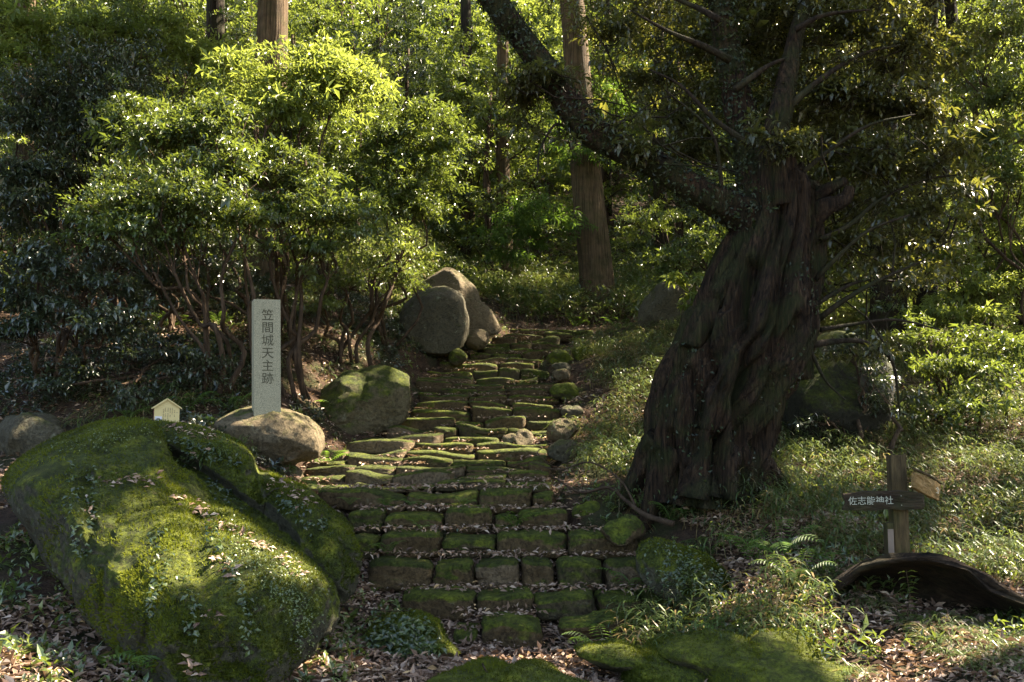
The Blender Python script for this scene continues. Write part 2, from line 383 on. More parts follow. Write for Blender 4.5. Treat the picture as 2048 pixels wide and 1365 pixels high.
for i, (y, xs, h) in enumerate(ROWS):
    D = row_depth(i); a = P(xs[0], y, D); b = P(xs[-1], y, D); RW.append((D, a[0], b[0], a[2]))
RW = np.array(RW)

# ------------------------------------------------------------------ terrain
CT = []
def g(px, py, D, dz=0): p = P(px, py, D); CT.append((p[0], p[1], p[2] + dz))
for i, (D, x0, x1, z) in enumerate(RW):
    if i % 2 == 0 or i < 7:
        for t in (0, .5, 1): CT.append((x0 * (1 - t) + x1 * t, D + .36, z - .03))
for a in [(150, 1310, 6.2), (400, 1360, 5.7), (50, 1110, 7.6), (20, 1020, 8.8), (700, 1285, 7.0), (690, 1215, 8.0), (560, 945, 10.9), (480, 890, 10.7), (330, 880, 9.9), (655, 893, 12.6), (690, 872, 13.4), (625, 870, 12.9),
          (150, 880, 10.3), (20, 880, 11.3), (610, 800, 13.6), (655, 845, 13.6), (720, 862, 13.9), (690, 760, 15.0), (740, 730, 15.8), (780, 650, 17.5), (700, 620, 17.5), (600, 680, 15.0), (450, 720, 13), (300, 750, 12.5),
          (100, 770, 12.5), (400, 620, 16), (200, 640, 16), (50, 670, 15), (830, 705, 17.5), (900, 695, 18.5), (300, 520, 21), (600, 500, 22), (100, 540, 21), (800, 500, 26),
          (1100, 642, 24), (1000, 605, 27), (1190, 615, 26), (1250, 575, 31), (1050, 545, 34), (900, 540, 30), (1200, 480, 42), (1290, 662, 20), (1220, 705, 18.4), (1200, 765, 16.2),
          (1300, 775, 14.6), (1380, 720, 16), (1180, 865, 13.4), (1200, 925, 11.8), (1250, 965, 10.8), (1350, 1005, 9.6), (1450, 1005, 9.3), (1550, 985, 9.8), (1320, 1105, 8.9), (1450, 1215, 7.5),
          (1600, 1140, 8), (1780, 1165, 7.9), (1900, 1090, 9.2), (2048, 1170, 8.2), (1950, 1310, 6.3), (1700, 1310, 6.3), (1650, 880, 12.5), (1850, 850, 13.5), (2040, 850, 13.5), (1700, 730, 17),
          (1900, 700, 19), (2040, 660, 21), (1500, 660, 19), (620, 1380, 6.0), (1600, 640, 24), (1800, 600, 28), (300, 400, 34), (700, 420, 36), (1500, 480, 38), (1800, 480, 38)]:
    g(*a)
for a_ in [(1024, 1375, 6, -.10), (1400, 1350, 6.3, -.14), (900, 1340, 6.5, -.08), (1550, 1350, 6.4, -.14), (1000, 1310, 7.1, -.06), (1250, 1300, 7.0, -.12)]: g(*a_)
CT += [(x, 7.5, -.17) for x in (-.6, 0, .5)] + [(1.1, 7.45, -.16), (1.7, 7.6, -.08)]
CT += [(x, y, -.04 + .01 * abs(x)) for x in (-7, 0, 7) for y in (-6, 0, 3)]
CT += [(-14, 6, 1.2), (14, 6, .9), (-14, 12, 3.2), (15, 13, 2.2), (-18, 22, 8), (20, 22, 5), (-26, 40, 14), (28, 40, 12), (0, 60, 19), (-50, 70, 24), (50, 70, 23), (0, 110, 38), (-100, 120, 26), (100, 120, 26), (-60, 10, 8), (60, 10, 4), (-60, -60, -2), (60, -60, -2), (0, -60, -2), (0, 250, 30), (-250, 250, 30), (250, 250, 30), (-250, -200, 0), (250, -200, 0), (-250, 0, 8), (250, 0, 6)]
CT = np.array(CT)
def _U(r2): return r2 * np.log(r2 + 1e-9) * .5
_n = len(CT); _K = _U(((CT[:, None, :2] - CT[None, :, :2]) ** 2).sum(-1)) + np.eye(_n) * .35
_A = np.zeros((_n + 3, _n + 3)); _A[:_n, :_n] = _K; _A[:_n, _n] = 1; _A[:_n, _n + 1:] = CT[:, :2]; _A[_n, :_n] = 1; _A[_n + 1:, :_n] = CT[:, :2].T
_w = np.linalg.solve(_A, np.concatenate([CT[:, 2], [0, 0, 0]]))
def Hs(x, y):
    x = np.atleast_1d(np.asarray(x, float)); y = np.atleast_1d(np.asarray(y, float)); sh = x.shape
    q = np.stack([x.ravel(), y.ravel()], 1); out = np.empty(len(q))
    for a in range(0, len(q), 20000):
        b = q[a:a + 20000]; out[a:a + 20000] = _U(((b[:, None] - CT[None, :, :2]) ** 2).sum(-1)) @ _w[:_n] + _w[_n] + b @ _w[_n + 1:]
    return out.reshape(sh)
def stair_mask(x, y):
    """1 on the staircase"""
    xl = np.interp(y, RW[:, 0], RW[:, 1]); xr = np.interp(y, RW[:, 0], RW[:, 2])
    return ((x > xl - .1) & (x < xr + .1) & (y > 7.6) & (y < 24.2)).astype(float)
def H(x, y):
    h = Hs(x, y); x = np.broadcast_to(x, h.shape); y = np.broadcast_to(y, h.shape)
    rough = .10 * fbm(np.stack([x * .9, y * .9, x * 0], -1), 4) + .02 * fbm(np.stack([x * 6, y * 6, x * 0], -1), 2)
    far = np.clip((np.hypot(x, y) - 30) / 40, 0, 1)
    return h - (.105 + .02 * np.clip((y - 13) / 3, 0, 1)) * stair_mask(x, y) * (y > 8) + rough * (1 - .9 * stair_mask(x, y)) + far * 1.5 * fbm(np.stack([x * .05, y * .05, x * 0], -1), 3)
u = np.linspace(-1, 1, 330); gx = 9 * u + 240 * np.sign(u) * np.abs(u) ** 5
v = np.linspace(-1, 1, 360); gy = 12 + 14 * v + 240 * np.sign(v) * np.abs(v) ** 5
X, Y = np.meshgrid(gx, gy, indexing='ij'); Z = H(X.ravel(), Y.ravel()).reshape(X.shape)
k = N('forest_floor')
n1 = k.noise(1.3, 5); n2 = k.noise(16, 6, .75); n3 = k.noise(70, 4, .7)
col = k.mix(k.ramp(n2, [(.35, 0.), (.7, 1.)]), (.022, .013, .008), (.12, .07, .042)); col = k.mix(k.ramp(n3, [(.5, 0.), (.8, .6)]), col, (.2, .13, .085))
col = k.mix(k.math('MULTIPLY', k.ramp(n1, [(.5, 0.), (.62, 1.)]), .7), col, (.03, .045, .01))
M['ground'] = k.done(k.bsdf(col, .9, k.bump(k.math('ADD', n2, n3), 1., .05), .2))
i, j = np.meshgrid(np.arange(329), np.arange(359), indexing='ij'); a = (i * 360 + j).ravel()
Acc().add(np.stack([X, Y, Z], -1).reshape(-1, 3), np.stack([a, a + 360, a + 361, a + 1], 1), smooth=True).build('ground', M['ground'])['kind'] = 'structure'

# ------------------------------------------------------------------ staircase
stairs = thing('stone_staircase', 'long mossy flight of rough stone steps climbing between the boulders', 'staircase', (0, 7.8, 0))
so = np.array([0, 7.8, 0]); litter = Acc()
for ri, (y, xs, hpx) in enumerate(ROWS):
    D = row_depth(ri)
    zprev = RW[ri - 1, 3] if ri else RW[0, 3] - .30
    for si in range(len(xs) - 1):
        gap = random.choice([0, 1.5, 3]) if ri < 6 else .5
        jy = random.uniform(-2, 2) * (2.6 if ri < 6 else 1.2)
        if ri == 0: jy = (12, 0)[si]
        dD = random.uniform(-.06, .05)
        c0 = P(xs[si] + gap * .4, y + jy, D + dD); c1 = P(xs[si + 1] - gap * .4, y + jy, D + dD)
        ztop = c0[2]; hz = max(hpx / F_PX * D, ztop - zprev + .09); dep = random.uniform(.44, .52) if ri < 7 else random.uniform(.36, .50)
        wdt = c1[0] - c0[0]
        c = np.array([(c0[0] + c1[0]) / 2, D + dD + dep / 2, ztop - hz / 2])
        V, Fc = stone_block(c, np.array([wdt / 2 + .01, dep / 2, hz / 2]), n=11 if ri < 7 else 9, k=random.uniform(6, 10) if ri < 6 else random.uniform(9, 14), amp=.10 if ri < 6 else .07, seed=ri * 7 + si, rot=random.uniform(-.06, .06), wob=.07 if ri > 3 else .045)
        tl = random.gauss(0, .022); V[:, 2] += (V[:, 0] - c[0]) * tl
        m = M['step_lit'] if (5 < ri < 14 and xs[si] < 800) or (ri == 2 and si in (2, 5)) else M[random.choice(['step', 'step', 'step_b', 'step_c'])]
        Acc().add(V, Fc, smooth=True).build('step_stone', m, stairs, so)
for c, wd, hz, rot, dp in [((1190, 1262, 7.7), 142, 52, .02, .4), ((1287, 1256, 7.75), 76, 44, .05, .38), ((1348, 1247, 7.85), 68, 38, .1, .36), ((1402, 1232, 8.0), 52, 30, .12, .34)]:
    p = P(*c); s = c[2] / F_PX
    V, Fc = stone_block(p + [0, dp / 2, 0], np.array([wd * s / 2, dp / 2, hz * s / 2]), n=9, k=4, amp=.14, seed=c[0], rot=rot)
    Acc().add(V, Fc, smooth=True).build('step_stone', M['step'], stairs, so)

def boulder(name, label, mat, outline, center, D0, slope, thick, cat='boulder', **kw):
    p, Fc = blob(outline, center, D0, slope, thick, **kw)
    o = p.mean(0); ob = Acc().add(p, Fc, smooth=True).build(name, mat, None, o)
    tag(ob, label, cat); return ob, p, Fc
bA = boulder('mossy_boulder', 'huge moss covered boulder with trailing ivy filling the lower left foreground', M['boulder_moss'],
        [(6, 950), (50, 915), (140, 868), (200, 844), (270, 840), (322, 848), (330, 890), (345, 935), (425, 1005), (525, 1070), (650, 1165), (684, 1203), (668, 1262), (610, 1340), (560, 1400), (380, 1420), (268, 1320), (150, 1190), (60, 1060), (12, 1000)],
        (310, 1090), 7.35, .0062, 1.15, n=90, amp=.05, seed=4.2, k=3.0, hi=.02, fac=0, dirs=[(-.75, -.9, .15, .66), (.55, -.9, .42, .68), (.0, -.55, 1, .72), (.9, -.4, .1, .8)], crack=.05, creases=[([(345, 930), (430, 1000), (520, 1060), (640, 1150)], 22, -.10), ([(200, 905), (300, 900), (350, 925)], 16, .16), ([(60, 960), (180, 930), (300, 945)], 26, -.10), ([(175, 960), (185, 1060), (160, 1130)], 14, .12), ([(330, 1060), (310, 1180), (300, 1260)], 40, -.14), ([(395, 1040), (385, 1130), (450, 1260), (480, 1360)], 18, .12), ([(500, 1130), (540, 1210), (560, 1320)], 40, -.10), ([(150, 1110), (260, 1130), (330, 1200)], 16, .10), ([(390, 1230), (480, 1220), (560, 1240)], 12, .07)])
bB = boulder('mossy_boulder', 'long mossy slab split from the huge boulder, lying between it and the steps', M['boulder_moss'],
        [(255, 850), (345, 850), (430, 868), (500, 900), (514, 945), (565, 962), (640, 1008), (695, 1060), (721, 1118), (706, 1180), (684, 1208), (600, 1170), (480, 1090), (380, 1040), (300, 960)],
        (500, 1020), 8.35, .0052, .7, n=80, amp=.05, seed=9.1, k=3.0, hi=.02, fac=0, dirs=[(.8, -.8, .4, .7), (-.2, -.9, .7, .7)], crack=.05, creases=[([(330, 905), (420, 960), (520, 1030), (620, 1120), (690, 1200)], 15, .26), ([(290, 880), (400, 880), (500, 930), (600, 1000), (680, 1080)], 26, -.12), ([(500, 950), (530, 1010), (600, 1080)], 13, .12), ([(600, 990), (630, 1060), (640, 1110)], 12, .08)])
b_st = boulder('boulder', 'rounded tan boulder carrying the upright inscribed stone pillar', M['rock_bare'],
        [(430, 855), (470, 820), (520, 800), (565, 803), (610, 822), (640, 838), (662, 875), (655, 905), (600, 925), (540, 945), (500, 950), (450, 905)], (545, 880), 11.05, .003, .75, n=36, amp=.05, seed=2., crack=.04, k=3.)
boulder('boulder', 'large grey green boulder half buried in the bank between the pillar and the steps', M['rock_bank'],
        [(600, 810), (660, 765), (730, 735), (790, 722), (826, 740), (836, 785), (824, 835), (770, 868), (700, 872), (620, 850)], (725, 800), 14.2, .003, .42, n=32, amp=.05, seed=5., crack=.04, k=3.)
boulder('boulder', 'big rounded grey boulder with flat face left of the top steps', M['rock_grey'],
        [(798, 640), (812, 605), (850, 582), (890, 575), (922, 590), (931, 620), (930, 680), (915, 703), (870, 712), (820, 695), (800, 670)], (868, 645), 18.6, .002, .75, n=40, amp=.022, seed=7., k=3.2, dirs=[(.05, -1, .05, .72), (.95, -.5, .1, .9), (-.6, -1, .5, .85)])
boulder('boulder', 'tall pointed tan boulder leaning behind the rounded one at the top steps', M['rock_bare'],
        [(820, 600), (860, 555), (898, 535), (935, 560), (960, 605), (1003, 665), (975, 672), (930, 690), (860, 680)], (915, 620), 19.9, .002, .7, n=40, amp=.02, seed=8., k=2.2, dirs=[(.5, -1, .1, .6), (-.5, -1, .5, .7), (.95, -.4, .6, .85)])
boulder('boulder', 'small tan stone tucked at the foot of the leaning pointed boulder', M['rock_bare'],
        [(930, 668), (945, 658), (970, 660), (980, 675), (975, 690), (940, 695), (930, 685)], (955, 677), 19.0, .0, .3, n=16, amp=.03, seed=3.)
boulder('boulder', 'pale overgrown boulder at the right end of the topmost step', M['rock_grey'],
        [(1277, 640), (1290, 590), (1320, 560), (1365, 545), (1420, 570), (1440, 640), (1420, 680), (1330, 680), (1282, 668)], (1350, 620), 19.2, .002, .9, n=26, amp=.06, seed=6., crack=.04, k=3.)
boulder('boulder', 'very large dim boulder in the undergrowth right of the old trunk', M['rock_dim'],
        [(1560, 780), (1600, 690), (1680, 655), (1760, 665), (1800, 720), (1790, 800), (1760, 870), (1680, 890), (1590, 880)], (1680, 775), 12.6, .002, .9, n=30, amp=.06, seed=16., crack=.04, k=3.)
boulder('boulder', 'low brown ivy grown rock at the far left edge behind the huge boulder', M['rock_grey'],
        [(-20, 850), (30, 828), (80, 820), (125, 845), (135, 900), (60, 930), (-10, 935)], (55, 880), 10.9, .002, .5, n=22, amp=.05, seed=12.)
bI = boulder('mossy_rock', 'small mossy rock smothered in glossy creeper in front of the lowest steps', M['rock_bright'],
        [(715, 1290), (740, 1235), (790, 1215), (850, 1235), (900, 1270), (935, 1310), (925, 1335), (840, 1345), (740, 1340)], (820, 1285), 7.2, .003, .42, n=28, amp=.04, seed=13.)
LOWROCKS = []
LOWROCKS.append(boulder('mossy_rock', 'bright yellow green flat rock at the bottom edge before the steps', M['rock_bright'],
        [(860, 1352), (930, 1338), (1020, 1335), (1120, 1345), (1180, 1372), (1150, 1410), (900, 1410), (850, 1380)], (1010, 1375), 6.2, .008, .35, n=40, amp=.05, seed=14., fac=0))
LOWROCKS.append(boulder('mossy_rock', 'long low moss ridge slanting down in front of the lowest steps', M['rock_bright'],
        [(1130, 1292), (1180, 1288), (1280, 1300), (1400, 1330), (1520, 1362), (1540, 1390), (1380, 1390), (1250, 1340), (1150, 1312)], (1300, 1328), 6.7, .0045, .30, n=40, amp=.05, seed=15., fac=0))
LOWROCKS.append(boulder('mossy_rock', 'broad sunlit moss slab in the bottom right foreground', M['rock_bright'],
        [(1295, 1290), (1360, 1278), (1500, 1290), (1640, 1325), (1770, 1365), (1800, 1400), (1600, 1410), (1400, 1345), (1310, 1312)], (1530, 1338), 6.5, .005, .36, n=40, amp=.05, seed=17., fac=0))
bR = boulder('mossy_rock', 'dark mossy rock with creeping plants right of the lower steps', M['boulder_moss'],
        [(1282, 1110), (1310, 1088), (1370, 1095), (1430, 1130), (1480, 1180), (1490, 1215), (1430, 1230), (1350, 1200), (1290, 1150)], (1385, 1160), 8.2, .004, .4, n=26, amp=.05, seed=18.)
boulder('mossy_rock', 'flat brown stone jutting over the right end of the fourth step', M['step'],
        [(1197, 1055), (1230, 1042), (1280, 1045), (1296, 1068), (1270, 1082), (1215, 1075)], (1245, 1062), 9.1, .004, .25, n=16, amp=.03, seed=19.)
boulder('mossy_rock', 'bright mossy lump beside the right end of the fifth step', M['rock_bright'],
        [(1140, 1018), (1165, 1004), (1195, 1010), (1200, 1032), (1160, 1040), (1140, 1032)], (1168, 1022), 9.9, .004, .2, n=14, amp=.03, seed=20.)
# pale loose stones lying along the right side of the flight
for q, (ol, cc, D, lab, mt) in enumerate([
    ([(1101, 845), (1125, 838), (1160, 855), (1150, 868), (1115, 884), (1101, 880)], (1126, 860), 13.45, 'pale triangular stone standing beside the middle steps', 'rock_bare'),
    ([(1102, 890), (1130, 880), (1158, 890), (1160, 915), (1120, 922), (1100, 912)], (1130, 902), 12.4, 'mossy topped grey stone just below the pale triangular one', 'rock_grey'),
    ([(1120, 815), (1145, 812), (1168, 822), (1160, 835), (1122, 833)], (1142, 824), 14.6, 'flat grey stone just above the pale triangular one', 'rock_grey'),
    ([(1104, 745), (1118, 735), (1140, 740), (1146, 752), (1125, 760), (1106, 756)], (1124, 748), 16.8, 'round pale stone at the right edge of the upper steps', 'rock_bare'),
    ([(1100, 733), (1115, 724), (1138, 730), (1142, 738), (1112, 743)], (1120, 734), 17.2, 'small grey stone above the round pale one by the upper steps', 'rock_grey'),
    ([(1145, 700), (1165, 690), (1190, 697), (1188, 715), (1150, 718)], (1166, 704), 18.3, 'sunlit mossy stone right of the upper steps', 'rock_bright'),
    ([(1095, 715), (1100, 705), (1140, 706), (1145, 722), (1098, 726)], (1120, 716), 18.0, 'flat mossy slab beside the sunlit stone of the upper steps', 'rock_bright'),
    ([(1098, 780), (1120, 765), (1150, 772), (1158, 790), (1120, 798)], (1128, 782), 15.8, 'mossy sunlit stone beside the middle of the upper flight', 'rock_bright'),
    ([(1000, 872), (1030, 868), (1068, 872), (1070, 879), (1030, 883), (1004, 880)], (1034, 876), 13.2, 'thin flat pale slab lying loose on the middle steps', 'rock_bare'),
    ([(900, 708), (925, 700), (937, 712), (930, 724), (895, 722)], (915, 713), 18.0, 'green mossy stone at the foot of the rounded boulder', 'step_c'),
    ([(540, 940), (570, 932), (607, 938), (606, 955), (550, 960), (536, 950)], (572, 946), 10.9, 'smooth grey stone at the left end of the steps by the pillar boulder', 'rock_bare')]):
    boulder('stone', lab, M[mt], ol, cc, D, .003, .22 if q != 8 else .16, cat='stone', n=12, amp=.03, seed=30 + q, k=3)

# ------------------------------------------------------------------ inscribed pillar
def text_mesh(name, body, size, mat, extrude=.0015, space=1.0):
    cu = bpy.data.curves.new(name, 'FONT'); cu.body = body; cu.size = size; cu.extrude = extrude; cu.align_x = 'CENTER'; cu.align_y = 'CENTER'; cu.space_line = space; cu.offset = 0 if body in '城跡' or len(body) > 2 else size * .003
    cu.resolution_u = 3
    t = bpy.data.objects.new('tmp', cu); C.collection.objects.link(t)
    dg = bpy.context.evaluated_depsgraph_get(); dg.update(); me = bpy.data.meshes.new_from_object(t.evaluated_get(dg)); bpy.data.objects.remove(t)
    me.name = name; me.materials.clear(); me.materials.append(mat); ob = bpy.data.objects.new(name, me); C.collection.objects.link(ob); return ob
def box(acc, lo, hi, mat=0, bev=0.0):
    (x0, y0, z0), (x1, y1, z1) = lo, hi
    if bev:
        q, Fc = cube_sphere(3); q = q / np.abs(q).max(1, keepdims=True); c = (np.array(lo) + hi) / 2; h = (np.array(hi) - lo) / 2
        s = np.sign(q) * (np.abs(q) > .99); inner = np.where(np.abs(q) > .99, s * (h - bev), np.sign(q) * (h - bev)); nn = unit(s)
        acc.add(c + inner + nn * bev * np.sqrt((s ** 2).sum(1, keepdims=True)) ** .6, Fc, mat); return
    V = [(x, y, z) for x in (x0, x1) for y in (y0, y1) for z in (z0, z1)]
    acc.add(V, [(0, 1, 3, 2), (4, 6, 7, 5), (0, 4, 5, 1), (2, 3, 7, 6), (0, 2, 6, 4), (1, 5, 7, 3)], mat)
k = N('speckled_granite'); sp = k.noise(120, 3, .8); sp2 = k.noise(3, 4)
col = k.mix(k.ramp(sp, [(.38, 0.), (.6, 1.)]), (.14, .125, .08), (.46, .41, .28)); col = k.mix(k.math('MULTIPLY', sp2, .35), col, (.2, .22, .13))
M['granite'] = k.done(k.bsdf(col, .8, k.bump(sp, .4, .004)))
M['ink'] = plain('carved_shadow', (.075, .068, .042), .9)  # dark tone stands for carving shade on the pillar; print on the card
pl = P(535, 812, 10.65); ps = 10.65 / F_PX
pil = thing('stone_pillar', 'upright square granite pillar with six carved characters, standing on a boulder', 'stone monument', pl); pil.rotation_euler = (0, R(-1.6), R(22))
a = Acc(); wd = 52 * ps; hh = 214 * ps; box(a, (-wd / 2, 0, -.25), (wd / 2, wd * .8, hh)); a.build('shaft', M['granite'], pil)
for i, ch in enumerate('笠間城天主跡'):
    t = text_mesh('carved_character', ch, 24.5 * ps, M['ink'], .002); t.parent = pil  # raised dark pieces; the shade of the strokes is in their colour
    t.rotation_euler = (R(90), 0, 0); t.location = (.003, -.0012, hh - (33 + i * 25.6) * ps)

# ------------------------------------------------------------------ little house shaped notice box
hp = P(333, 850, 9.9); hs = 9.75 / F_PX
hut = thing('notice_box', 'small cream house shaped wooden notice box behind the huge boulder', 'notice box', hp); hut.rotation_euler = (0, 0, R(25))
M['cream'] = plain('cream_painted_wood', (.60, .48, .22), .6, .08, 12)
M['redwood'] = plain('red_brown_wood', (.16, .05, .03), .7)
M['paper'] = plain('white_paper', (.62, .60, .62), .6, .05)
M['print'] = plain('faded_print', (.16, .12, .07), .8)
a = Acc(); W2, WH, RH, DP = 24 * hs, 34 * hs, 51 * hs, .16
V = [(-W2, 0, 0), (W2, 0, 0), (W2, 0, WH), (0, 0, RH), (-W2, 0, WH)]; V = V + [(x, DP, z) for x, y, z in V]
n0 = a.n; a.add(V, [(0, 1, 6, 5), (1, 2, 7, 6), (4, 0, 5, 9)], 1)
a.F.append((np.array([(0, 4, 3, 2, 1), (5, 6, 7, 8, 9)]) + n0, 0, np.full(2, .5), False)); a.build('case', [M['cream'], M['redwood']], hut)
for s in (-1, 1):
    a = Acc(); L = np.array([s * W2 * 1.14, 0, WH - .012]); T = np.array([-s * .008, 0, RH + .004]); dv = unit(T - L); nz_ = np.array([-dv[2], 0, dv[0]]) * (-s)
    nz_ = np.array([s * abs(dv[2]), 0, abs(dv[0])]); th = .013
    q = [L, T, T + nz_ * th, L + nz_ * th]; V = [(p[0], -.025, p[2]) for p in q] + [(p[0], DP + .02, p[2]) for p in q]
    a.add(V, [(0, 1, 2, 3), (7, 6, 5, 4), (0, 4, 5, 1), (1, 5, 6, 2), (2, 6, 7, 3), (3, 7, 4, 0)]); a.build('roof_board', M['cream'], hut)
a = Acc(); box(a, (-W2 * .93, -.006, .012), (-W2 * .38, -.002, .092)); pc = a.build('photo_card', M['paper'], hut)
a = Acc()
for (x0, x1, z0, z1) in [(-.80, -.55, .064, .072), (-.88, -.45, .054, .061), (-.88, -.48, .036, .045), (-.8, -.5, .02, .026)]: box(a, (W2 * x0, -.0085, z0), (W2 * x1, -.0065, z1))
a.build('card_print', M['ink'], pc)
a = Acc()
for cx_, z1, z0 in [(-.28, .17, .06), (-.12, .19, .05), (.08, .19, .04), (.26, .19, .08), (.42, .19, .11), (.60, .16, .08), (.80, .14, .12)]:
    z = z1 * .93
    while z > z0:
        if random.random() < .8: box(a, (W2 * cx_ - .004, -.003, z), (W2 * cx_ + .004 * random.uniform(.4, 1.2), -.001, z + .008)); 
        z -= .0155
a.build('notice_text', M['print'], hut)['kind'] = 'stuff'

# ------------------------------------------------------------------ wooden signpost
M['wood_dark'] = barkmat('dark_weathered_wood', (.018, .012, .008), (.06, .04, .025), .3, (6, 30, 30), .6)
M['wood'] = barkmat('weathered_wood', (.04, .028, .014), (.12, .085, .04), .5, (30, 30, 3), .6)
M['wood_y'] = barkmat('yellowish_wood', (.14, .085, .03), (.32, .20, .08), .2, (5, 30, 30), .5)
M['chalk'] = plain('white_lettering', (.36, .36, .28), .7, .5, 90)
M['pinkpaint'] = plain('pale_pink_panel', (.17, .13, .10), .7, .4)
sD = 8.0; ss = sD / F_PX; sp_ = P(1808, 1170, sD)
sg = thing('signpost', 'weathered wooden signpost with two direction boards in the bamboo grass', 'signpost', sp_)
top = 252 * ss
a = Acc(); box(a, (-.066, 0, -.25), (.066, .11, top)); a.build('post', M['wood'], sg)
a = Acc(); box(a, (-.14, -.03, -.25), (-.082, .05, 120 * ss)); a.build('side_stake', M['wood'], sg)
a = Acc(); box(a, (-.136, -.034, 62 * ss), (-.086, -.0305, 108 * ss)); a.build('painted_panel', M['pinkpaint'], sg)
bc = P(1757, 1001, sD) - sp_
a = Acc(); hw, hb = 84 * ss, 19 * ss
V, Fc = stone_block(np.zeros(3), np.array([hw, .016, hb]), n=8, k=14, amp=.02, seed=5, wob=.01)
V[:, 0] -= (V[:, 0] < -hw * .8) * (hb - np.abs(V[:, 2])) * -.6
a.add(V, Fc); bd = a.build('direction_board', M['wood_dark'], sg); bd.location = (bc[0], -.062, bc[2]); bd.rotation_euler = (0, R(-1.2), R(-2))
tx = text_mesh('board_lettering', '佐志能神社', 17.5 * ss, M['chalk'], .001); tx.parent = bd; tx.rotation_euler = (R(90), 0, 0); tx.location = (-22 * ss, -.0215, 0)
for zz in (-9, 9):
    a = Acc(); V, Fc = stone_block(np.zeros(3), np.array([.006, .006, .006]), n=2, k=2, amp=0, wob=0); a.add(V, Fc, smooth=True); b = a.build('bolt', M['chalk'], bd); b.location = (37 * ss, -.019, zz * ss)
bc = P(1850, 972, sD) - sp_
a = Acc(); V, Fc = stone_block(np.zeros(3), np.array([.24, .018, .085]), n=7, k=12, amp=.03, seed=8, wob=.01); a.add(V, Fc); b2 = a.build('direction_board', M['wood_y'], sg)
b2.location = (bc[0], -.02, bc[2]); b2.rotation_euler = (0, R(17), R(38)); b2['label'] = 'angled yellow brown board pointing right and tilting down'
a = Acc(); add_tube(a, [(-.24, 0, .09), (0, -.01, .098), (.25, 0, .09)], [.012, .014, .010], seg=6); a.build('bark_edge', M['wood'], b2)
tx = text_mesh('board_lettering', '合', 15 * ss, M['chalk'], .001); tx.parent = b2; tx.rotation_euler = (R(90), 0, 0); tx.location = (.16, -.022, 0)

# ------------------------------------------------------------------ arched slab of hollow log, lower right
arc = [(1672, 1186, 7.3), (1690, 1168, 7.25), (1730, 1138, 7.15), (1790, 1124, 7.05), (1860, 1120, 6.95), (1930, 1138, 6.85), (1990, 1172, 6.75), (2060, 1215, 6.7), (2120, 1260, 6.65)]
low = [(1690, 1215), (1710, 1212), (1760, 1210), (1820, 1215), (1880, 1222), (1930, 1232), (1990, 1245), (2060, 1275), (2130, 1320)]
p1 = np.array([P(*q) for q in arc]); p0 = np.array([P(l[0], l[1], q[2] + .45) for l, q in zip(low, arc)])
nn_ = 8; rowsv = []
for t in np.linspace(0, 1, nn_):
    b = p1 * (1 - t) + p0 * t; b[:, 1] += .35 * math.sin(t * math.pi); b += rng.normal(size=b.shape) * .022; rowsv.append(b)
G = np.array(rowsv); Gb = G + np.array([0.0, .06, .05]); a = Acc(); nc = len(arc)
def grid_faces(r, c, off=0, flip=False):
    i, j = np.meshgrid(np.arange(r - 1), np.arange(c - 1), indexing='ij'); q = (i * c + j).ravel() + off
    f = np.stack([q, q + 1, q + c + 1, q + c], 1); return f[:, ::-1] if flip else f
a.add(G.reshape(-1, 3), grid_faces(nn_, nc), smooth=True); a.add(Gb.reshape(-1, 3), grid_faces(nn_, nc, flip=True), smooth=True)
rim = list(range(nc)); a.F.append((np.array([[i, nn_ * nc + i, nn_ * nc + i + 1, i + 1] for i in range(nc - 1)]), 0, np.full(nc - 1, .5), False))
add_tube(a, p1 + [0, .02, .01], [.015, .022, .03, .026, .030, .022, .03, .02, .02], seg=10, amp=.7, freq=5, nz=9, sub=6)
lg = a.build('hollow_log', barkmat('rotten_log', (.010, .006, .004), (.055, .035, .02), .2, (3, 22, 22), 1.2), None, p1[4]); tag(lg, 'dark hollow arched slab of rotten log lying at the right edge', 'log')

# ------------------------------------------------------------------ old gnarled tree
TD = 9.7
tr = thing('old_tree', 'massive gnarled dark tree with hollow twisted trunk right of the steps', 'tree', P(1410, 990, TD))
to = np.array(tr.location)
prof = [(1010, 1318, 1500), (985, 1325, 1496), (930, 1300, 1500), (870, 1290, 1520), (800, 1303, 1548), (740, 1330, 1585), (700, 1352, 1612), (660, 1380, 1634), (610, 1392, 1640), (560, 1412, 1638), (510, 1440, 1640), (460, 1470, 1640), (420, 1478, 1642), (385, 1482, 1640), (355, 1500, 1622), (338, 1530, 1612)]
pts = np.array([P((l + r) / 2, y, TD) for y, l, r in prof]); rad = np.array([(r - l) / 2 * TD / F_PX for y, l, r in prof])
a = Acc(); add_tube(a, pts, rad * np.where(pts[:, 2] < 2.4, .86, .93), seg=220, amp=.20, freq=11, nz=.5, sub=12, seed=3.3)
# buttress strands twisting up the trunk
for (x0, y0, x1, y1, rr, off) in [(1365, 990, 1440, 620, .17, -.38), (1430, 990, 1560, 560, .15, -.50), (1470, 980, 1575, 700, .12, -.2), (1380, 700, 1500, 440, .13, -.3), (1600, 760, 1620, 420, .14, -.12), (1400, 860, 1420, 640, .12, -.5), (1520, 620, 1560, 380, .15, -.33)]:
    n_ = 7; t = np.linspace(0, 1, n_); xx = x0 + (x1 - x0) * t + 14 * np.sin(t * 5 + x0); yy = y0 + (y1 - y0) * t
    q = P(xx, yy, TD); q[:, 1] += off * (1 - .2 * t); add_tube(a, q, rr * .85 * (1 - .4 * t), seg=20, amp=.3, freq=7, nz=1.2, sub=5, seed=x0 * .1)
V0 = np.concatenate(a.V)
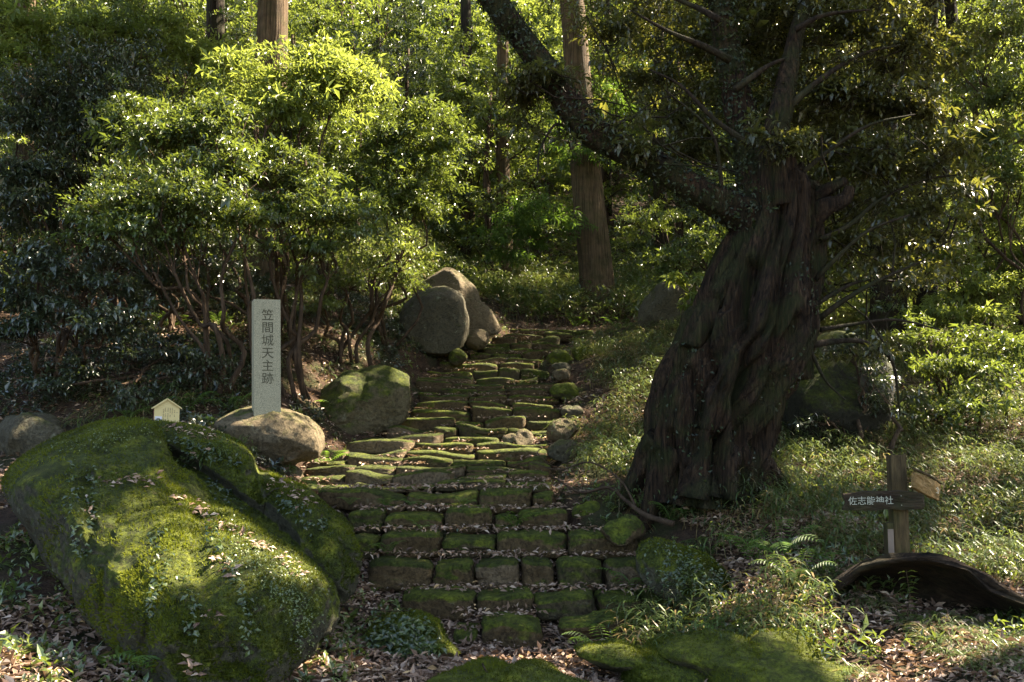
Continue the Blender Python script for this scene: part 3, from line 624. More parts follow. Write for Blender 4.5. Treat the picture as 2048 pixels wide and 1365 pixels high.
# ridged bark: deep cords running along the stem, and the hollows of the photograph
cz = np.array([np.interp(V0[:, 2], pts[:, 2], pts[:, k_]) for k_ in (0, 1)]).T; e_ = V0[:, :2] - cz; th_ = np.arctan2(e_[:, 1], e_[:, 0]) + .35 * np.sin(V0[:, 2] * 1.1) + .25 * V0[:, 2]
def ridged(fr, zf, sd): return 1 - np.abs(vn(np.stack([np.cos(th_) * fr, np.sin(th_) * fr, V0[:, 2] * zf + sd], -1))) * 2
rd = unit(np.concatenate([e_, np.zeros((len(e_), 1))], 1)); dsp = .045 * ridged(3.2, .55, 1) + .036 * ridged(9, .9, 5) + .020 * ridged(22, 2.2, 9) - .04
fx = V0 - [0, 0, EYE]; cp_, sp2_ = math.cos(PITCH), math.sin(PITCH); dz_ = fx[:, 1] * cp_ + fx[:, 2] * sp2_; qx = 1024 + F_PX * fx[:, 0] / dz_; qy = 682.5 - F_PX * (fx[:, 2] * cp_ - fx[:, 1] * sp2_) / dz_
for ln, w_, dp in [([(1500, 540), (1478, 620), (1500, 700), (1488, 800), (1500, 880)], 20, .24), ([(1365, 745), (1400, 815), (1392, 900)], 13, .14), ([(1440, 880), (1452, 1000)], 14, .20), ([(1565, 420), (1572, 540), (1545, 700)], 11, .10), ([(1420, 600), (1405, 700), (1440, 780)], 12, .12), ([(1340, 870), (1350, 990)], 10, .12), ([(1600, 640), (1560, 720), (1540, 800)], 12, .12)]:
    ln = np.array(ln, float); dm = np.full(len(qx), 1e9)
    for i_ in range(len(ln) - 1):
        g_ = ln[i_ + 1] - ln[i_]; t_ = np.clip(((qx - ln[i_, 0]) * g_[0] + (qy - ln[i_, 1]) * g_[1]) / (g_ @ g_), 0, 1); dm = np.minimum(dm, np.hypot(qx - ln[i_, 0] - t_ * g_[0], qy - ln[i_, 1] - t_ * g_[1]))
    dsp -= dp * np.exp(-(dm / w_) ** 2) * (V0[:, 1] < TD)
fl_ = np.clip((pts[2, 2] - V0[:, 2]) / .35, 0, 1) ** 2 * .13 * (1 + .8 * vn(np.stack([np.cos(th_) * 2.2, np.sin(th_) * 2.2, th_ * 0 + 3], -1)))   # root flare
V0 = V0 + rd * (dsp + fl_)[:, None] * np.clip(np.linalg.norm(e_, axis=1) / .25, 0, 1)[:, None]; n_ = 0
for k_ in range(len(a.V)): a.V[k_] = V0[n_:n_ + len(a.V[k_])]; n_ += len(a.V[k_])
trunk = a.build('trunk', M['bark_old'], tr, to)
def limb(name, pl, radpx, D, seed=0, seg=32, mat='bark_old', amp=.12, sub=5):
    q = np.array([P(x, y, d) for x, y, d in pl]); r = np.array(radpx) / F_PX * D
    a = Acc(); add_tube(a, q, r, seg=seg, amp=amp, freq=9, nz=1.5, sub=sub, seed=seed); V = np.concatenate(a.V); a.build(name, M[mat], tr, to); return q, r, V
LB = []
LB.append(limb('limb', [(1530, 460, 9.7), (1480, 425, 9.6), (1400, 385, 9.5), (1320, 335, 9.45), (1250, 300, 9.4), (1185, 262, 9.4), (1135, 205, 9.4), (1095, 145, 9.4), (1050, 85, 9.4), (1005, 25, 9.3), (960, -40, 9.3), (900, -120, 9.2)], [48, 38, 28, 28, 29, 31, 29, 25, 23, 25, 26, 24], 9.5, 1))
LB.append(limb('limb', [(1530, 440, 9.75), (1515, 360, 9.8), (1500, 290, 9.85), (1480, 220, 9.9), (1462, 130, 9.9), (1445, 40, 9.9), (1430, -60, 9.9), (1400, -250, 9.8)], [60, 44, 34, 32, 28, 24, 22, 16], 9.8, 2))
LB.append(limb('limb', [(1560, 420, 9.6), (1552, 330, 9.6), (1550, 270, 9.6), (1565, 210, 9.6), (1580, 130, 9.7), (1600, 40, 9.8), (1640, -80, 9.9)], [52, 40, 27, 24, 18, 14, 12], 9.6, 3))
LB.append(limb('broken_limb', [(1610, 440, 9.6), (1645, 415, 9.5), (1675, 405, 9.45), (1692, 395, 9.45), (1700, 375, 9.45)], [30, 22, 16, 13, 10], 9.5, 4, 16, amp=.35))
LB.append(limb('broken_limb', [(1615, 400, 9.6), (1645, 385, 9.55), (1670, 372, 9.5), (1692, 362, 9.5)], [18, 13, 10, 8], 9.5, 5, 14, amp=.35))
LB.append(limb('broken_limb', [(1590, 370, 9.6), (1600, 345, 9.6), (1605, 325, 9.6)], [24, 12, 3], 9.6, 6, 14, amp=.35))
for i, (x0, y0, x1, y1, dd_) in enumerate([(1350, 900, 1285, 985, -.2), (1415, 930, 1400, 1000, -.35), (1460, 930, 1475, 1000, -.35), (1480, 930, 1540, 995, -.2), (1330, 890, 1235, 960, .1), (1500, 930, 1590, 985, .2)]):
    q = np.array([P(x0, y0, TD - .1), P((x0 * .6 + x1 * .4), y0 * .45 + y1 * .55, TD + dd_ * .5), P(x1, y1, TD + dd_)]); q[2, 2] = float(H(q[2, 0], q[2, 1])[0]) - .03; q[1, 2] = max(q[1, 2], float(H(q[1, 0], q[1, 1])[0]) + .08)
    a = Acc(); add_tube(a, q, [.22, .15, .05], seg=24, amp=.35, freq=7, nz=2, sub=8, seed=i + 20); a.build('root', M['bark_old'], tr, to)
BR = [([(1625, 690), (1660, 685), (1720, 683), (1780, 715), (1795, 780), (1800, 830)], 7), ([(1635, 640), (1690, 600), (1760, 560), (1850, 520)], 7), ([(1632, 610), (1680, 580), (1740, 560), (1850, 570)], 5), ([(1630, 560), (1680, 510), (1740, 460), (1820, 430)], 6),
      ([(1640, 480), (1700, 450), (1760, 400), (1850, 360), (1920, 350)], 6), ([(1600, 350), (1660, 300), (1740, 250), (1830, 230)], 6), ([(1570, 220), (1640, 160), (1720, 110), (1800, 90)], 8), ([(1460, 120), (1400, 90), (1330, 60), (1260, 20)], 9),
      ([(1500, 290), (1430, 240), (1360, 170), (1300, 140)], 7), ([(1445, 440), (1440, 340), (1420, 260), (1330, 180)], 5), ([(1440, 40), (1380, 10), (1300, -20)], 8), ([(1590, 60), (1650, 30), (1740, 20)], 7), ([(1470, 180), (1540, 130), (1600, 110)], 8),
      ([(1090, 140), (1060, 150), (1030, 180)], 5), ([(1200, 280), (1250, 240), (1290, 230)], 5), ([(1140, 260), (1110, 250), (1080, 300), (1075, 350)], 4), ([(1640, 660), (1700, 650), (1790, 640), (1880, 660)], 5), ([(1620, 700), (1650, 760), (1690, 800)], 4)]
BRP = []
for i, (pl_, r0) in enumerate(BR):
    q = np.array([P(x, y, TD - .15 - .12 * j * (1 if i % 2 else -.5)) for j, (x, y) in enumerate(pl_)]); n_ = len(q)
    a = Acc(); add_tube(a, q, np.linspace(r0, 1.6, n_) / F_PX * TD, seg=7, amp=.2, freq=4, nz=5, sub=4, seed=i); a.build('branch', M['bark_dark'], tr, to); BRP.append(q)

# ------------------------------------------------------------------ sunlight gaps: spheres that the high canopy leaves open to the sun
TG = [(740, 880, 11.9, .55), (660, 895, 11.3, .42), (790, 938, 10.9, .22), (640, 860, 10.6, .30), (1290, 770, 13.5, .9), (1190, 810, 13.5, .55), (1150, 715, 17, .6), (600, 160, 14.5, 1.7), (720, 150, 14.5, 1.0),
      (360, 270, 13, 1.0), (450, 380, 12.5, 1.0), (220, 430, 12, .7), (400, 420, 12, .8), (830, 240, 17, 1.5), (880, 330, 17, 1.0), (90, 610, 12, .4), (180, 600, 11.6, .35), (640, 420, 13.5, .7),
      (375, 1085, 6.5, .16), (430, 1030, 7.0, .16), (345, 1040, 6.9, .12), (460, 1110, 6.5, .13), (490, 1240, 5.9, .12), (455, 905, 8.6, .2), (350, 1190, 5.8, .12), (420, 960, 8.0, .1), (560, 1000, 8.2, .12),
      (100, 1290, 6.3, .35), (210, 1310, 6, .25), (10, 960, 9.4, .3), (400, 1330, 5.8, .2), (1960, 1150, 8, .6), (2010, 960, 10, .6), (1850, 1200, 7, .35), (1800, 1345, 6.2, .3), (1930, 1280, 6.5, .3), (1640, 1240, 7, .2), (2030, 1060, 9, .5), (1730, 1330, 6.3, .25),
      (1150, 1350, 6.2, .2), (1500, 1345, 6.3, .2), (1200, 450, 26, 2), (1160, 100, 26, 2.5), (530, 50, 18, 1.5), (890, 545, 19.8, .4), (925, 600, 18.8, .3), (1380, 590, 18, .8), (1310, 620, 19, .5), (900, 715, 18, .3), (1100, 690, 19, .4),
      (1850, 600, 14, 1.2), (1950, 700, 14, 1.0), (1980, 480, 15, 1.2), (1650, 950, 10.5, .3), (1560, 1000, 9.8, .2), (700, 740, 12.8, .35), (560, 740, 11, .1), (820, 490, 15.5, .5), (1200, 950, 10.6, .15), (880, 1125, 8.7, .12), (1840, 130, 9.5, .25), (1800, 40, 10, .5), (1820, 180, 9.5, .5), (1880, 400, 9.2, .4), (1600, 30, 10.5, .4), (1790, 560, 9.3, .3), (1300, 1175, 8.3, .12), (1910, 1000, 8.6, .3)]
TG += [(690, 885, 12.8, 1.1), (640, 905, 12, .7), (810, 878, 13, .9), (870, 872, 13.3, .5), (1290, 760, 14.6, 1.2), (1210, 800, 14.5, .8), (1180, 740, 16.6, .7), (640, 850, 10.9, .45), (760, 905, 12.2, .3), (960, 700, 18.5, .22), (1040, 690, 19, .25), (900, 740, 16.6, .2), (1000, 760, 15.6, .25), (1080, 770, 15.2, .3), (880, 790, 14.2, .2), (960, 800, 13.8, .2), (1060, 830, 13, .25), (850, 850, 12.4, .25), (930, 905, 11.4, .2), (1100, 800, 14, .25), (1130, 760, 16, .3), (1020, 660, 21, .4), (1150, 660, 21.5, .4),
       (690, 880, 11.6, .45), (800, 875, 12, .35), (730, 940, 10.8, .15), (1130, 850, 12.6, .22), (1240, 800, 13, .4), (1330, 730, 15, .4), (640, 980, 10.1, .1), (1440, 1100, 8.3, .08), (1560, 1180, 7.7, .1), (1480, 1270, 7, .1), (1900, 1340, 6.2, .3), (2030, 1300, 6.2, .4), (60, 1330, 5.9, .3), (160, 1340, 5.8, .2), (660, 1330, 6.3, .06), (700, 700, 14.5, .25), (620, 720, 13, .12)]
def view_hit(x, y, d):
    """where the sight line meets the ground, if that is near the guessed distance"""
    D_ = np.linspace(4, 34, 600); p = np.array([P(x, y, q) for q in D_]); b = p[:, 2] < H(p[:, 0], p[:, 1]) + .03
    k_ = int(b.argmax()); return p[k_] if b.any() and abs(D_[k_] - d) < 2.2 else P(x, y, d)
TC = np.array([view_hit(x, y, d) for x, y, d, r in TG]); TR = np.array([r for *_, r in TG])
def sunlit(p, low=False):
    out = np.zeros(len(p), bool)
    for c, r in zip(TC, TR):
        if low and (c[1] > 9.2 or c[2] > 1.6): continue
        e = p - c; t = e @ S; dd = np.linalg.norm(e - t[:, None] * S, axis=1)
        out |= (t > 1.2) & (dd < r + (.12 if c[1] < 10 else -.05 if c[1] < 18.5 and c[2] > 3.2 else .36))
    return out

# ------------------------------------------------------------------ old tree foliage and ivy
a = Acc()
CL = [(1300, 150, 90, 60, 10), (1410, 70, 130, 70, 10), (1560, 90, 130, 70, 10), (1690, 60, 120, 60, 10), (1700, 180, 130, 70, 9.5), (1520, 200, 110, 40, 9.4), (1820, 90, 70, 60, 9.6), (1820, 230, 70, 80, 9.5), (1760, 330, 110, 60, 9.5),
      (1850, 420, 80, 60, 9.1), (1700, 480, 90, 40, 9.3), (1790, 570, 90, 35, 9.3), (1350, 240, 60, 50, 10.2), (1240, 60, 80, 50, 10.5), (1400, 300, 50, 50, 10.2), (1640, 280, 80, 40, 9.5), (1560, 280, 60, 30, 9.2), (1740, 700, 50, 30, 9.4),
      (1700, 580, 60, 30, 9.4), (1230, 240, 60, 18, 9.2), (1060, 150, 60, 26, 9.2), (1040, 200, 40, 60, 9.6), (1290, 300, 60, 14, 9.15), (1100, 290, 40, 50, 9.8), (1880, 320, 50, 50, 9.2), (1480, 10, 100, 50, 10.2), (1600, 380, 60, 40, 10.6), (1380, 170, 120, 60, 10.8), (1500, 120, 140, 80, 11), (1650, 230, 140, 90, 10.6), (1780, 140, 120, 90, 10.8), (1850, 330, 100, 80, 10.4), (1700, 400, 120, 60, 10.6), (1300, 40, 120, 60, 11), (1760, 520, 90, 50, 10.4), (1880, 470, 60, 50, 9.8), (1560, 20, 180, 60, 9.0), (1650, -30, 200, 50, 10.2), (1350, -40, 150, 50, 10.2)]
for (x, y, rx, ry, D) in CL:
    D += 1.1 if 1180 < x < 1680 and 0 < y < 420 and rx > 60 else .5 if x > 1600 else 0
    c = P(x, y, D); s = D / F_PX; tt, dd = ell_tips(c, np.array([rx * s * 1.25, max(.3, rx * s * .45), ry * s * 1.25]), int(rx * ry * .050) + 12, .75)
    add_sprigs(a, tt, dd, 6, .085, .030, 0, True, .42, .5, twig_mat=1, cull=lambda q_: sunlit(q_, True))
    for _ in range(3):
        q = branch_pts(c + rng.normal(size=3) * [rx * s * .5, .2, ry * s * .4], np.array(BRP[rng.integers(len(BRP))][-1]) * .35 + c * .65, n=5); add_tube(a, q, np.linspace(.012, .003, 5), 1, seg=4, cap=False)
a.build('crown', [M['leaf_olive'], M['bark_dark']], tr, to)
def skin_leaves(V, center_fn, n, L, mat, name, parent, org, spread=.02, hi=False, filt=None):
    i = rng.integers(len(V), size=n); p = V[i]; nr = unit(p - center_fn(p)); 
    if filt is not None: m = filt(p, nr); p = p[m]; nr = nr[m]
    n = len(p); p = p + nr * rng.random(n)[:, None] * spread + rng.normal(size=(n, 3)) * .015
    d = unit(rng.normal(size=(n, 3)) + [0, 0, -.5]); d = unit(d - nr * (d * nr).sum(1, keepdims=True) * .7); sz = L * (.6 + .8 * rng.random(n))
    a = Acc(); add_leaves(a, p, d, unit(nr + rng.normal(size=(n, 3)) * .35), sz, sz * .6, np.clip(.5 + rng.normal(size=n) * .25, 0, 1), 0, hi)
    ob = a.build(name, mat, parent, org); ob['kind'] = 'stuff'; return ob
def nearest_center(pts):
    def f(p):
        d = ((p[:, None] - pts[None]) ** 2).sum(-1); return pts[d.argmin(1)]
    return f
for (q, r, V) in LB[:2]:
    skin_leaves(V, nearest_center(q), 3600, .045, M['ivy_dim'], 'ivy', tr, to, .06)
skin_leaves(V0, nearest_center(pts), 3000, .04, M['ivy_dim'], 'ivy', tr, to, .05, filt=lambda p, nr: fbm(p * 1.3 + 5, 3) > .15 - .9 * ((p[:, 0] < np.interp(p[:, 2], pts[:, 2], pts[:, 0]) - .35) & (p[:, 2] < pts[5, 2])))

# ------------------------------------------------------------------ cedars and other trunks, added shade trees out of view
def cedar(px0, pyb, px1, D, wpx, label, mat='bark_cedar', ht=18, ybase=None, crown=None, group=None, wtop=None):
    b = P(px0, pyb, D); x, y = b[0], D; z = float(H(x, y)[0]); b = np.array([x, y, min(z, b[2]) if ybase is None else z]); 
    r = wpx / 2 * D / F_PX; tdx = (px1 - px0) / 600 * (600 / F_PX * D) / (600 / F_PX * D)
    lean = (px1 - px0) / F_PX * D / (600 / F_PX * D)
    hts = np.array([-.4, .0, .5, 1.2, 3, 6, 9, 12, ht]); q = np.stack([x + lean * hts, np.full(9, y), b[2] + hts], 1); q[:, 0] += .05 * np.sin(hts)
    rr = r * np.array([1.6, 1.35, 1.15, 1.05, .97, .86, .76, .66, .45 if wtop is None else wtop])
    t = thing('tree', label, 'tree', b, group); a = Acc(); add_tube(a, q, rr, seg=48, amp=.07, freq=26, nz=.35, sub=5, seed=px0 * .13); a.build('trunk', M[mat], t, b)
    return t, b, q
def high_crown(t, org, c, rad, ntips, mat, leaf=.2, twig=M['bark_dark'], K=6, open_to_sun=True):
    a = Acc()
    for i in range(int(9)):
        an = i * 2.4; rr = rad * (.25 + .65 * (i / 9) ** .6)
        cc = np.array(c) + [math.cos(an) * rr, math.sin(an) * rr, rng.uniform(-1, 1.2)]
        tt, dd = ell_tips(cc, np.array([rad * .42, rad * .42, rad * .22]), ntips // 9, .5)
        add_sprigs(a, tt, dd, K, leaf, leaf * .5, 0, False, .5, .5, cull=sunlit if open_to_sun else None, stemlen=.3)
        add_tube(a, branch_pts(np.array([org[0], org[1], c[2] - rad * .5]), cc, n=5), np.linspace(.09, .02, 5), 1, seg=5, cap=False)
    a.build('crown', [mat, twig], t, org)
t, b, q = cedar(1196, 620, 1150, 26, 66, 'tall straight cedar with sunlit bark rising behind the top of the steps', ht=20)
a = Acc()
for (x, y, rx, ry, D) in [(1090, 430, 80, 40, 24.6), (1180, 300, 70, 60, 25), (1030, 480, 50, 50, 24.5), (1210, 200, 60, 60, 26.4)]:
    c = P(x, y, D); s = D / F_PX; tt, dd = ell_tips(c, np.array([rx * s, .8, ry * s]), 260, .6); dd = unit(dd + [0, 0, -.9]); add_sprigs(a, tt, dd, 8, .16, .03, 0, False, .4, .4, twig_mat=1, flat=0); add_tube(a, branch_pts(P(1180, y - 20, 26), c, n=5), np.linspace(.06, .015, 5), 1, seg=5, cap=False)
a.build('foliage', [M['fern'], M['bark_cedar']], t, b); high_crown(t, b, (b[0], b[1] + 2, b[2] + 17), 4.0, 900, M['leaf_oak'], .22)
t, b, q = cedar(535, 420, 536, 19, 70, 'thick pale barked trunk showing above the sunlit shrub at upper left', ht=20); high_crown(t, b, (b[0], b[1] + 2, b[2] + 16), 4.0, 900, M['leaf_oak'], .22)
cedar(1008, 560, 1003, 30, 30, 'slim straight trunk left of the tall cedar', ht=17)
cedar(440, 300, 418, 23, 42, 'reddish dark trunk at top left, left of the thick pale one', 'bark_dark', ht=16)
cedar(50, 300, 35, 22, 40, 'pale thin trunk in the top left corner', ht=16)
t, b, q = cedar(1772, 640, 1785, 18.2, 64, 'dark upright trunk right of the gnarled tree', 'bark_dark', ht=14); high_crown(t, b, (b[0] + 1, b[1] + 1, b[2] + 13), 4.5, 2300, M['leaf_oak'])
t, b, q = cedar(1842, 600, 1880, 20, 40, 'dark leaning trunk near the top right corner', 'bark_dark', ht=16); high_crown(t, b, (b[0] + 2, b[1] + 1, b[2] + 13), 4.5, 2000, M['leaf_oak'])
cedar(1322, 560, 1325, 33, 28, 'thin dark trunk seen below the big slanting limb', 'bark_dark', ht=14)
cedar(930, 500, 928, 33, 30, 'dark thin trunk above the pointed boulder', 'bark_dark', ht=14)
cedar(1950, 600, 1930, 26, 30, 'thin trunk at the right edge of the wood', 'bark_dark', ht=14)
for i, (x, y, r, hz_, nt_, lb) in enumerate([(9, 8.5, 4.6, 10.5, 3600, 'tall broad tree outside the right edge shading the path'), (5.4, 12.8, 4.4, 13.2, 3600, 'tree behind the gnarled trunk with a high spreading crown'), (13, 14, 5, 11, 3400, 'tree far right of the gnarled trunk with a wide crown'),
        (-2.6, 15.4, 3.6, 15.5, 3000, 'tree on the left bank with a crown high over the upper steps'), (11, 3.5, 4.4, 10.5, 2600, 'tree right of the viewer overhanging the foreground'), (10, 21.5, 4.5, 14, 2600, 'tree on the right bank beyond the big dim boulder'),
        (-6, 10.8, 3.8, 12.5, 2800, 'tree on the left bank high above the pillar'), (16, 20, 5, 12, 2000, 'tree at far right behind the undergrowth'), (2.2, 18.0, 3.8, 16.5, 3200, 'tree above the upper steps with its crown out of view'), (-1.5, 21, 4, 14, 3000, 'tree whose crown hangs over the rounded boulder'), (-6.5, 19, 4, 14, 2600, 'tree whose crown hangs over the left bank'), (6, 22.5, 4.2, 14.5, 2600, 'tree whose crown hangs over the pale boulder'), (14, 10, 4.6, 11, 3200, 'tree outside the right edge level with the gnarled one'), (17, 15, 4.6, 12, 2600, 'second tree outside the right edge, farther back'), (-11, 17, 4, 12, 2000, 'tree beyond the left edge of the wood')]):  # unseen crowns added to shade the view and leave chosen sun patches
    z = float(H(x, y)[0]); b = np.array([x, y, z]); vis = abs(x / y) < .75
    t = thing('tree', lb, 'tree', b); a = Acc()
    bx = x if not vis else x
    if vis:   # stands out of the way of the view: the stem rises from just outside the picture and bends in
        sx = math.copysign(.66 * y + 4.5, x - 3); b = np.array([sx, y, float(H(sx, y)[0])]); t.location = tuple(b)
    rs_ = [.26, .2, .12, .05] if vis else [.32, .24, .2, .1]
    pp = np.array([b, b + [0, 0, 3], b * .9 + np.array([x, y, z + hz_]) * .1 + [0, 0, 6], [x, y, z + hz_ + .5]]) if vis else np.array([b, b + [.1, 0, 3], b + [0, 0, 7], b + [0, .1, hz_ + 1]])
    add_tube(a, pp, rs_, seg=14, amp=.1, freq=8, nz=.5, sub=5, seed=i); a.build('trunk', M['bark_dark'], t, b)
    high_crown(t, b, (x, y, z + hz_), r, nt_, M['leaf_oak'])

tb = []  # tall trees added so that less sun reaches the wood behind
for i, (x, y) in enumerate([(-13, 30), (15, 30), (8, 34), (-9, 40), (20, 38), (5, 46), (12, 44)]):
    z = float(H(x, y)[0]); b = np.array([x, y, z])
    if i < 2:
        t = thing('canopy_tree', 'tall slim trunked tree of the shady wood behind the steps', 'tree', (0, 0, 0), 'tall trees behind'); a = Acc(); add_tube(a, [(0, 0, -1), (.05, 0, 4), (.1, .1, 9), (0, 0, 15)], [.22, .17, .14, .07], seg=14, amp=.1, freq=8, nz=.5, sub=4, seed=i); a.build('trunk', M['bark_dark'], t, np.zeros(3))
        high_crown(t, np.zeros(3), (0, 0, 14.5), 5.0, 1100, M['leaf_oak'], .24, open_to_sun=False); tb.append(t)
    else: t = copy_tree(tb[i % 2])
    t.location = tuple(b); t.rotation_euler = (0, 0, i * 1.1)
# ------------------------------------------------------------------ shrubs and small trees of the left bank and right side
def shrub(label, base, clumps, mat, leaf=.09, dens=1.0, name='shrub', cat='shrub', stems=None, K=7, tips=.062, W=.38):
    b = P(*base); b[2] = min(b[2], float(H(b[0], b[1])[0])) ; t = thing(name, label, cat, b); a = Acc(); st = Acc()
    for i, (x, y, rx, ry, D) in enumerate(clumps):
        c = P(x, y, D); s = D / F_PX
        r = np.array([rx * s, max(.35, rx * s * .75), ry * s])
        n = int(rx * ry * tips * dens * (D / 12) ** .5) + 8
        tt, dd = ell_tips(c, r, n, .6); add_sprigs(a, tt, dd, K, leaf, leaf * W, 0, D < 12.3, .5, .6, twig_mat=1)
        bb = b + rng.normal(size=3) * [.18, .15, 0]; q = branch_pts(bb, c - [0, 0, r[2] * .5], n=7, jit=.10); r0 = rng.uniform(.025, .045)
        add_tube(st, q, np.linspace(r0, .012, 7), 0, seg=7, sub=3, amp=.1)
        for _ in range(5):
            e = c + rng.normal(size=3) * r * .55; q2 = branch_pts(q[rng.integers(4, 6)], e, n=4, jit=.1); add_tube(st, q2, np.linspace(.012, .003, 4), 0, seg=4, cap=False)
    a.build('foliage', [mat, M['twig']], t, b); st.build('stems', M['twig'], t, b); return t
LS = [('shrub with flat sunlit yellow green top below the thick pale trunk', (560, 610, 14.2), [(600, 165, 140, 42, 14.5), (480, 140, 70, 34, 15), (700, 160, 70, 40, 14.5), (560, 215, 90, 26, 14.2), (650, 125, 70, 30, 15)], 'leaf_bright', .10, 1.25),
      ('shrub with white glinting leaves left of the sunlit flat topped one', (500, 620, 13), [(340, 280, 110, 60, 13), (430, 240, 70, 45, 13), (450, 330, 60, 45, 12.6), (260, 230, 80, 50, 13.4), (380, 350, 60, 30, 12.8)], 'leaf_oak', .09, 1.1),
      ('low spreading shrub with glossy tiered leaves above and left of the pillar', (430, 650, 12.2), [(260, 410, 100, 45, 12), (390, 415, 100, 55, 12), (480, 440, 60, 40, 12), (200, 450, 60, 30, 11.9), (330, 470, 100, 30, 12), (340, 370, 60, 22, 12)], 'leaf_oak', .085, 1.2),
      ('shrub directly above the pillar with many thin stems', (590, 630, 13.4), [(600, 360, 75, 60, 13.5), (660, 430, 85, 65, 13.5), (620, 500, 70, 40, 13.5), (560, 420, 60, 45, 13.2), (530, 340, 50, 40, 13.5)], 'leaf_oak', .085, 1.0),
      ('tall round shrub above the rounded boulder left of the top steps', (780, 570, 17), [(820, 240, 90, 50, 17), (800, 320, 110, 60, 17), (860, 300, 55, 70, 17), (740, 400, 85, 60, 16.5), (830, 410, 70, 50, 17), (760, 270, 60, 50, 17.4)], 'leaf_oak', .095, 1.1),
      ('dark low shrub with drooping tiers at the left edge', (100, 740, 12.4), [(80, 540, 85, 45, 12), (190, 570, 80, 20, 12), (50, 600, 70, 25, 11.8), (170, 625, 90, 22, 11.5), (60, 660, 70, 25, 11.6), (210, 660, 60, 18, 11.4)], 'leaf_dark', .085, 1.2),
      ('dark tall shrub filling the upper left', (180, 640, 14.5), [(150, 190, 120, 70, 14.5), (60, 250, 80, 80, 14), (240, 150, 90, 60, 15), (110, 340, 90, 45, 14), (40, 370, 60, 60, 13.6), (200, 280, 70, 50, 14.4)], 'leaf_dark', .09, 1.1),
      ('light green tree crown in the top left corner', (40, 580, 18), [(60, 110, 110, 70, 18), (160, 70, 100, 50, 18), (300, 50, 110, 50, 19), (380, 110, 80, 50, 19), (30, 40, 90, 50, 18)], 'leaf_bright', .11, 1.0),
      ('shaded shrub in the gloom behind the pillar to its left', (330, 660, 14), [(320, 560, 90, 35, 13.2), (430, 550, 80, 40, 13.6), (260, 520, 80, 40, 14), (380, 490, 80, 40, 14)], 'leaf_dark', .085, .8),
      ('young pale green shrub above the boulder beside the steps', (740, 610, 15.6), [(820, 500, 38, 24, 15.5), (790, 470, 30, 16, 15.5)], 'leaf_bright', .09, .5),
      ('feathery green shrub between the pillar and the rounded boulder', (700, 620, 15.5), [(680, 555, 65, 35, 15), (740, 520, 65, 40, 15.5), (640, 600, 50, 25, 14.6), (790, 560, 55, 30, 16)], 'leaf_oak', .07, 1.0),
      ('mid green shrub behind the flat topped sunlit shrub', (650, 560, 18), [(640, 290, 85, 50, 17.6), (560, 270, 70, 45, 17.6), (700, 340, 75, 50, 17.6), (480, 250, 70, 50, 17.5), (900, 180, 60, 60, 19)], 'leaf_oak', .095, .9),
      ('bright leafed sprout over the pale boulder at the top right of the steps', (1400, 650, 17.8), [(1385, 570, 40, 18, 17.8), (1400, 610, 26, 14, 17.6), (1430, 540, 40, 25, 18)], 'leaf_bright', .12, .9),
      ('shrub beyond the fork of the gnarled tree', (1440, 640, 21), [(1400, 480, 60, 40, 20), (1340, 520, 60, 30, 22), (1430, 400, 60, 50, 21), (1300, 450, 60, 40, 23)], 'leaf_oak', .10, 1.0),
      ('shrub with light leaf tiers at the right edge above the signpost', (1950, 880, 13.5), [(1900, 740, 90, 30, 13.3), (1990, 700, 80, 40, 13.5), (1850, 680, 70, 30, 14), (1960, 800, 90, 30, 13), (1880, 820, 60, 25, 12.6)], 'leaf_oak', .085, 1.1),
      ('tall pale green tree at the right edge', (2000, 720, 18), [(1950, 600, 80, 50, 17), (2020, 540, 80, 60, 17.5), (1900, 520, 60, 50, 17), (1990, 430, 90, 60, 17.5), (1900, 640, 80, 40, 16.5)], 'leaf_bright', .10, 1.0),
      ('tall dark green tree in the top right corner', (2060, 640, 17), [(1960, 300, 90, 60, 16.5), (2030, 200, 80, 70, 16.5), (1920, 120, 70, 60, 17), (2010, 60, 90, 60, 17), (2040, 360, 60, 50, 16)], 'leaf_oak', .10, 1.0),
      ('dark evergreen bush crowding the bank behind the notice box', (300, 760, 12.2), [(180, 740, 70, 25, 12), (300, 720, 70, 25, 12.4), (400, 740, 60, 22, 12), (80, 770, 70, 22, 11.6), (250, 790, 60, 15, 11.2)], 'leaf_dark', .075, .8),  # added bush; its dark leaf colour stands for deep shade
       ('dark bush filling the shade at middle left behind the tiered shrub', (250, 640, 15), [(100, 460, 80, 40, 14.5), (240, 500, 80, 40, 15), (60, 430, 80, 40, 15), (350, 520, 80, 35, 15), (450, 500, 60, 40, 15), (150, 400, 80, 40, 15)], 'leaf_dark', .09, 1.0),  # likewise added, dark leaves standing for the gloom under the shrubs
       ('thin shrub in front of the big dim boulder', (1740, 900, 11.6), [(1690, 700, 70, 30, 12), (1640, 840, 50, 20, 11.6), (1800, 790, 60, 30, 11.8), (1730, 770, 50, 30, 11.7)], 'leaf_dark', .075, .6)]
for (lb, base, cl, mt, lf, dn) in LS: shrub(lb, base, cl, M[mt], lf, dn)

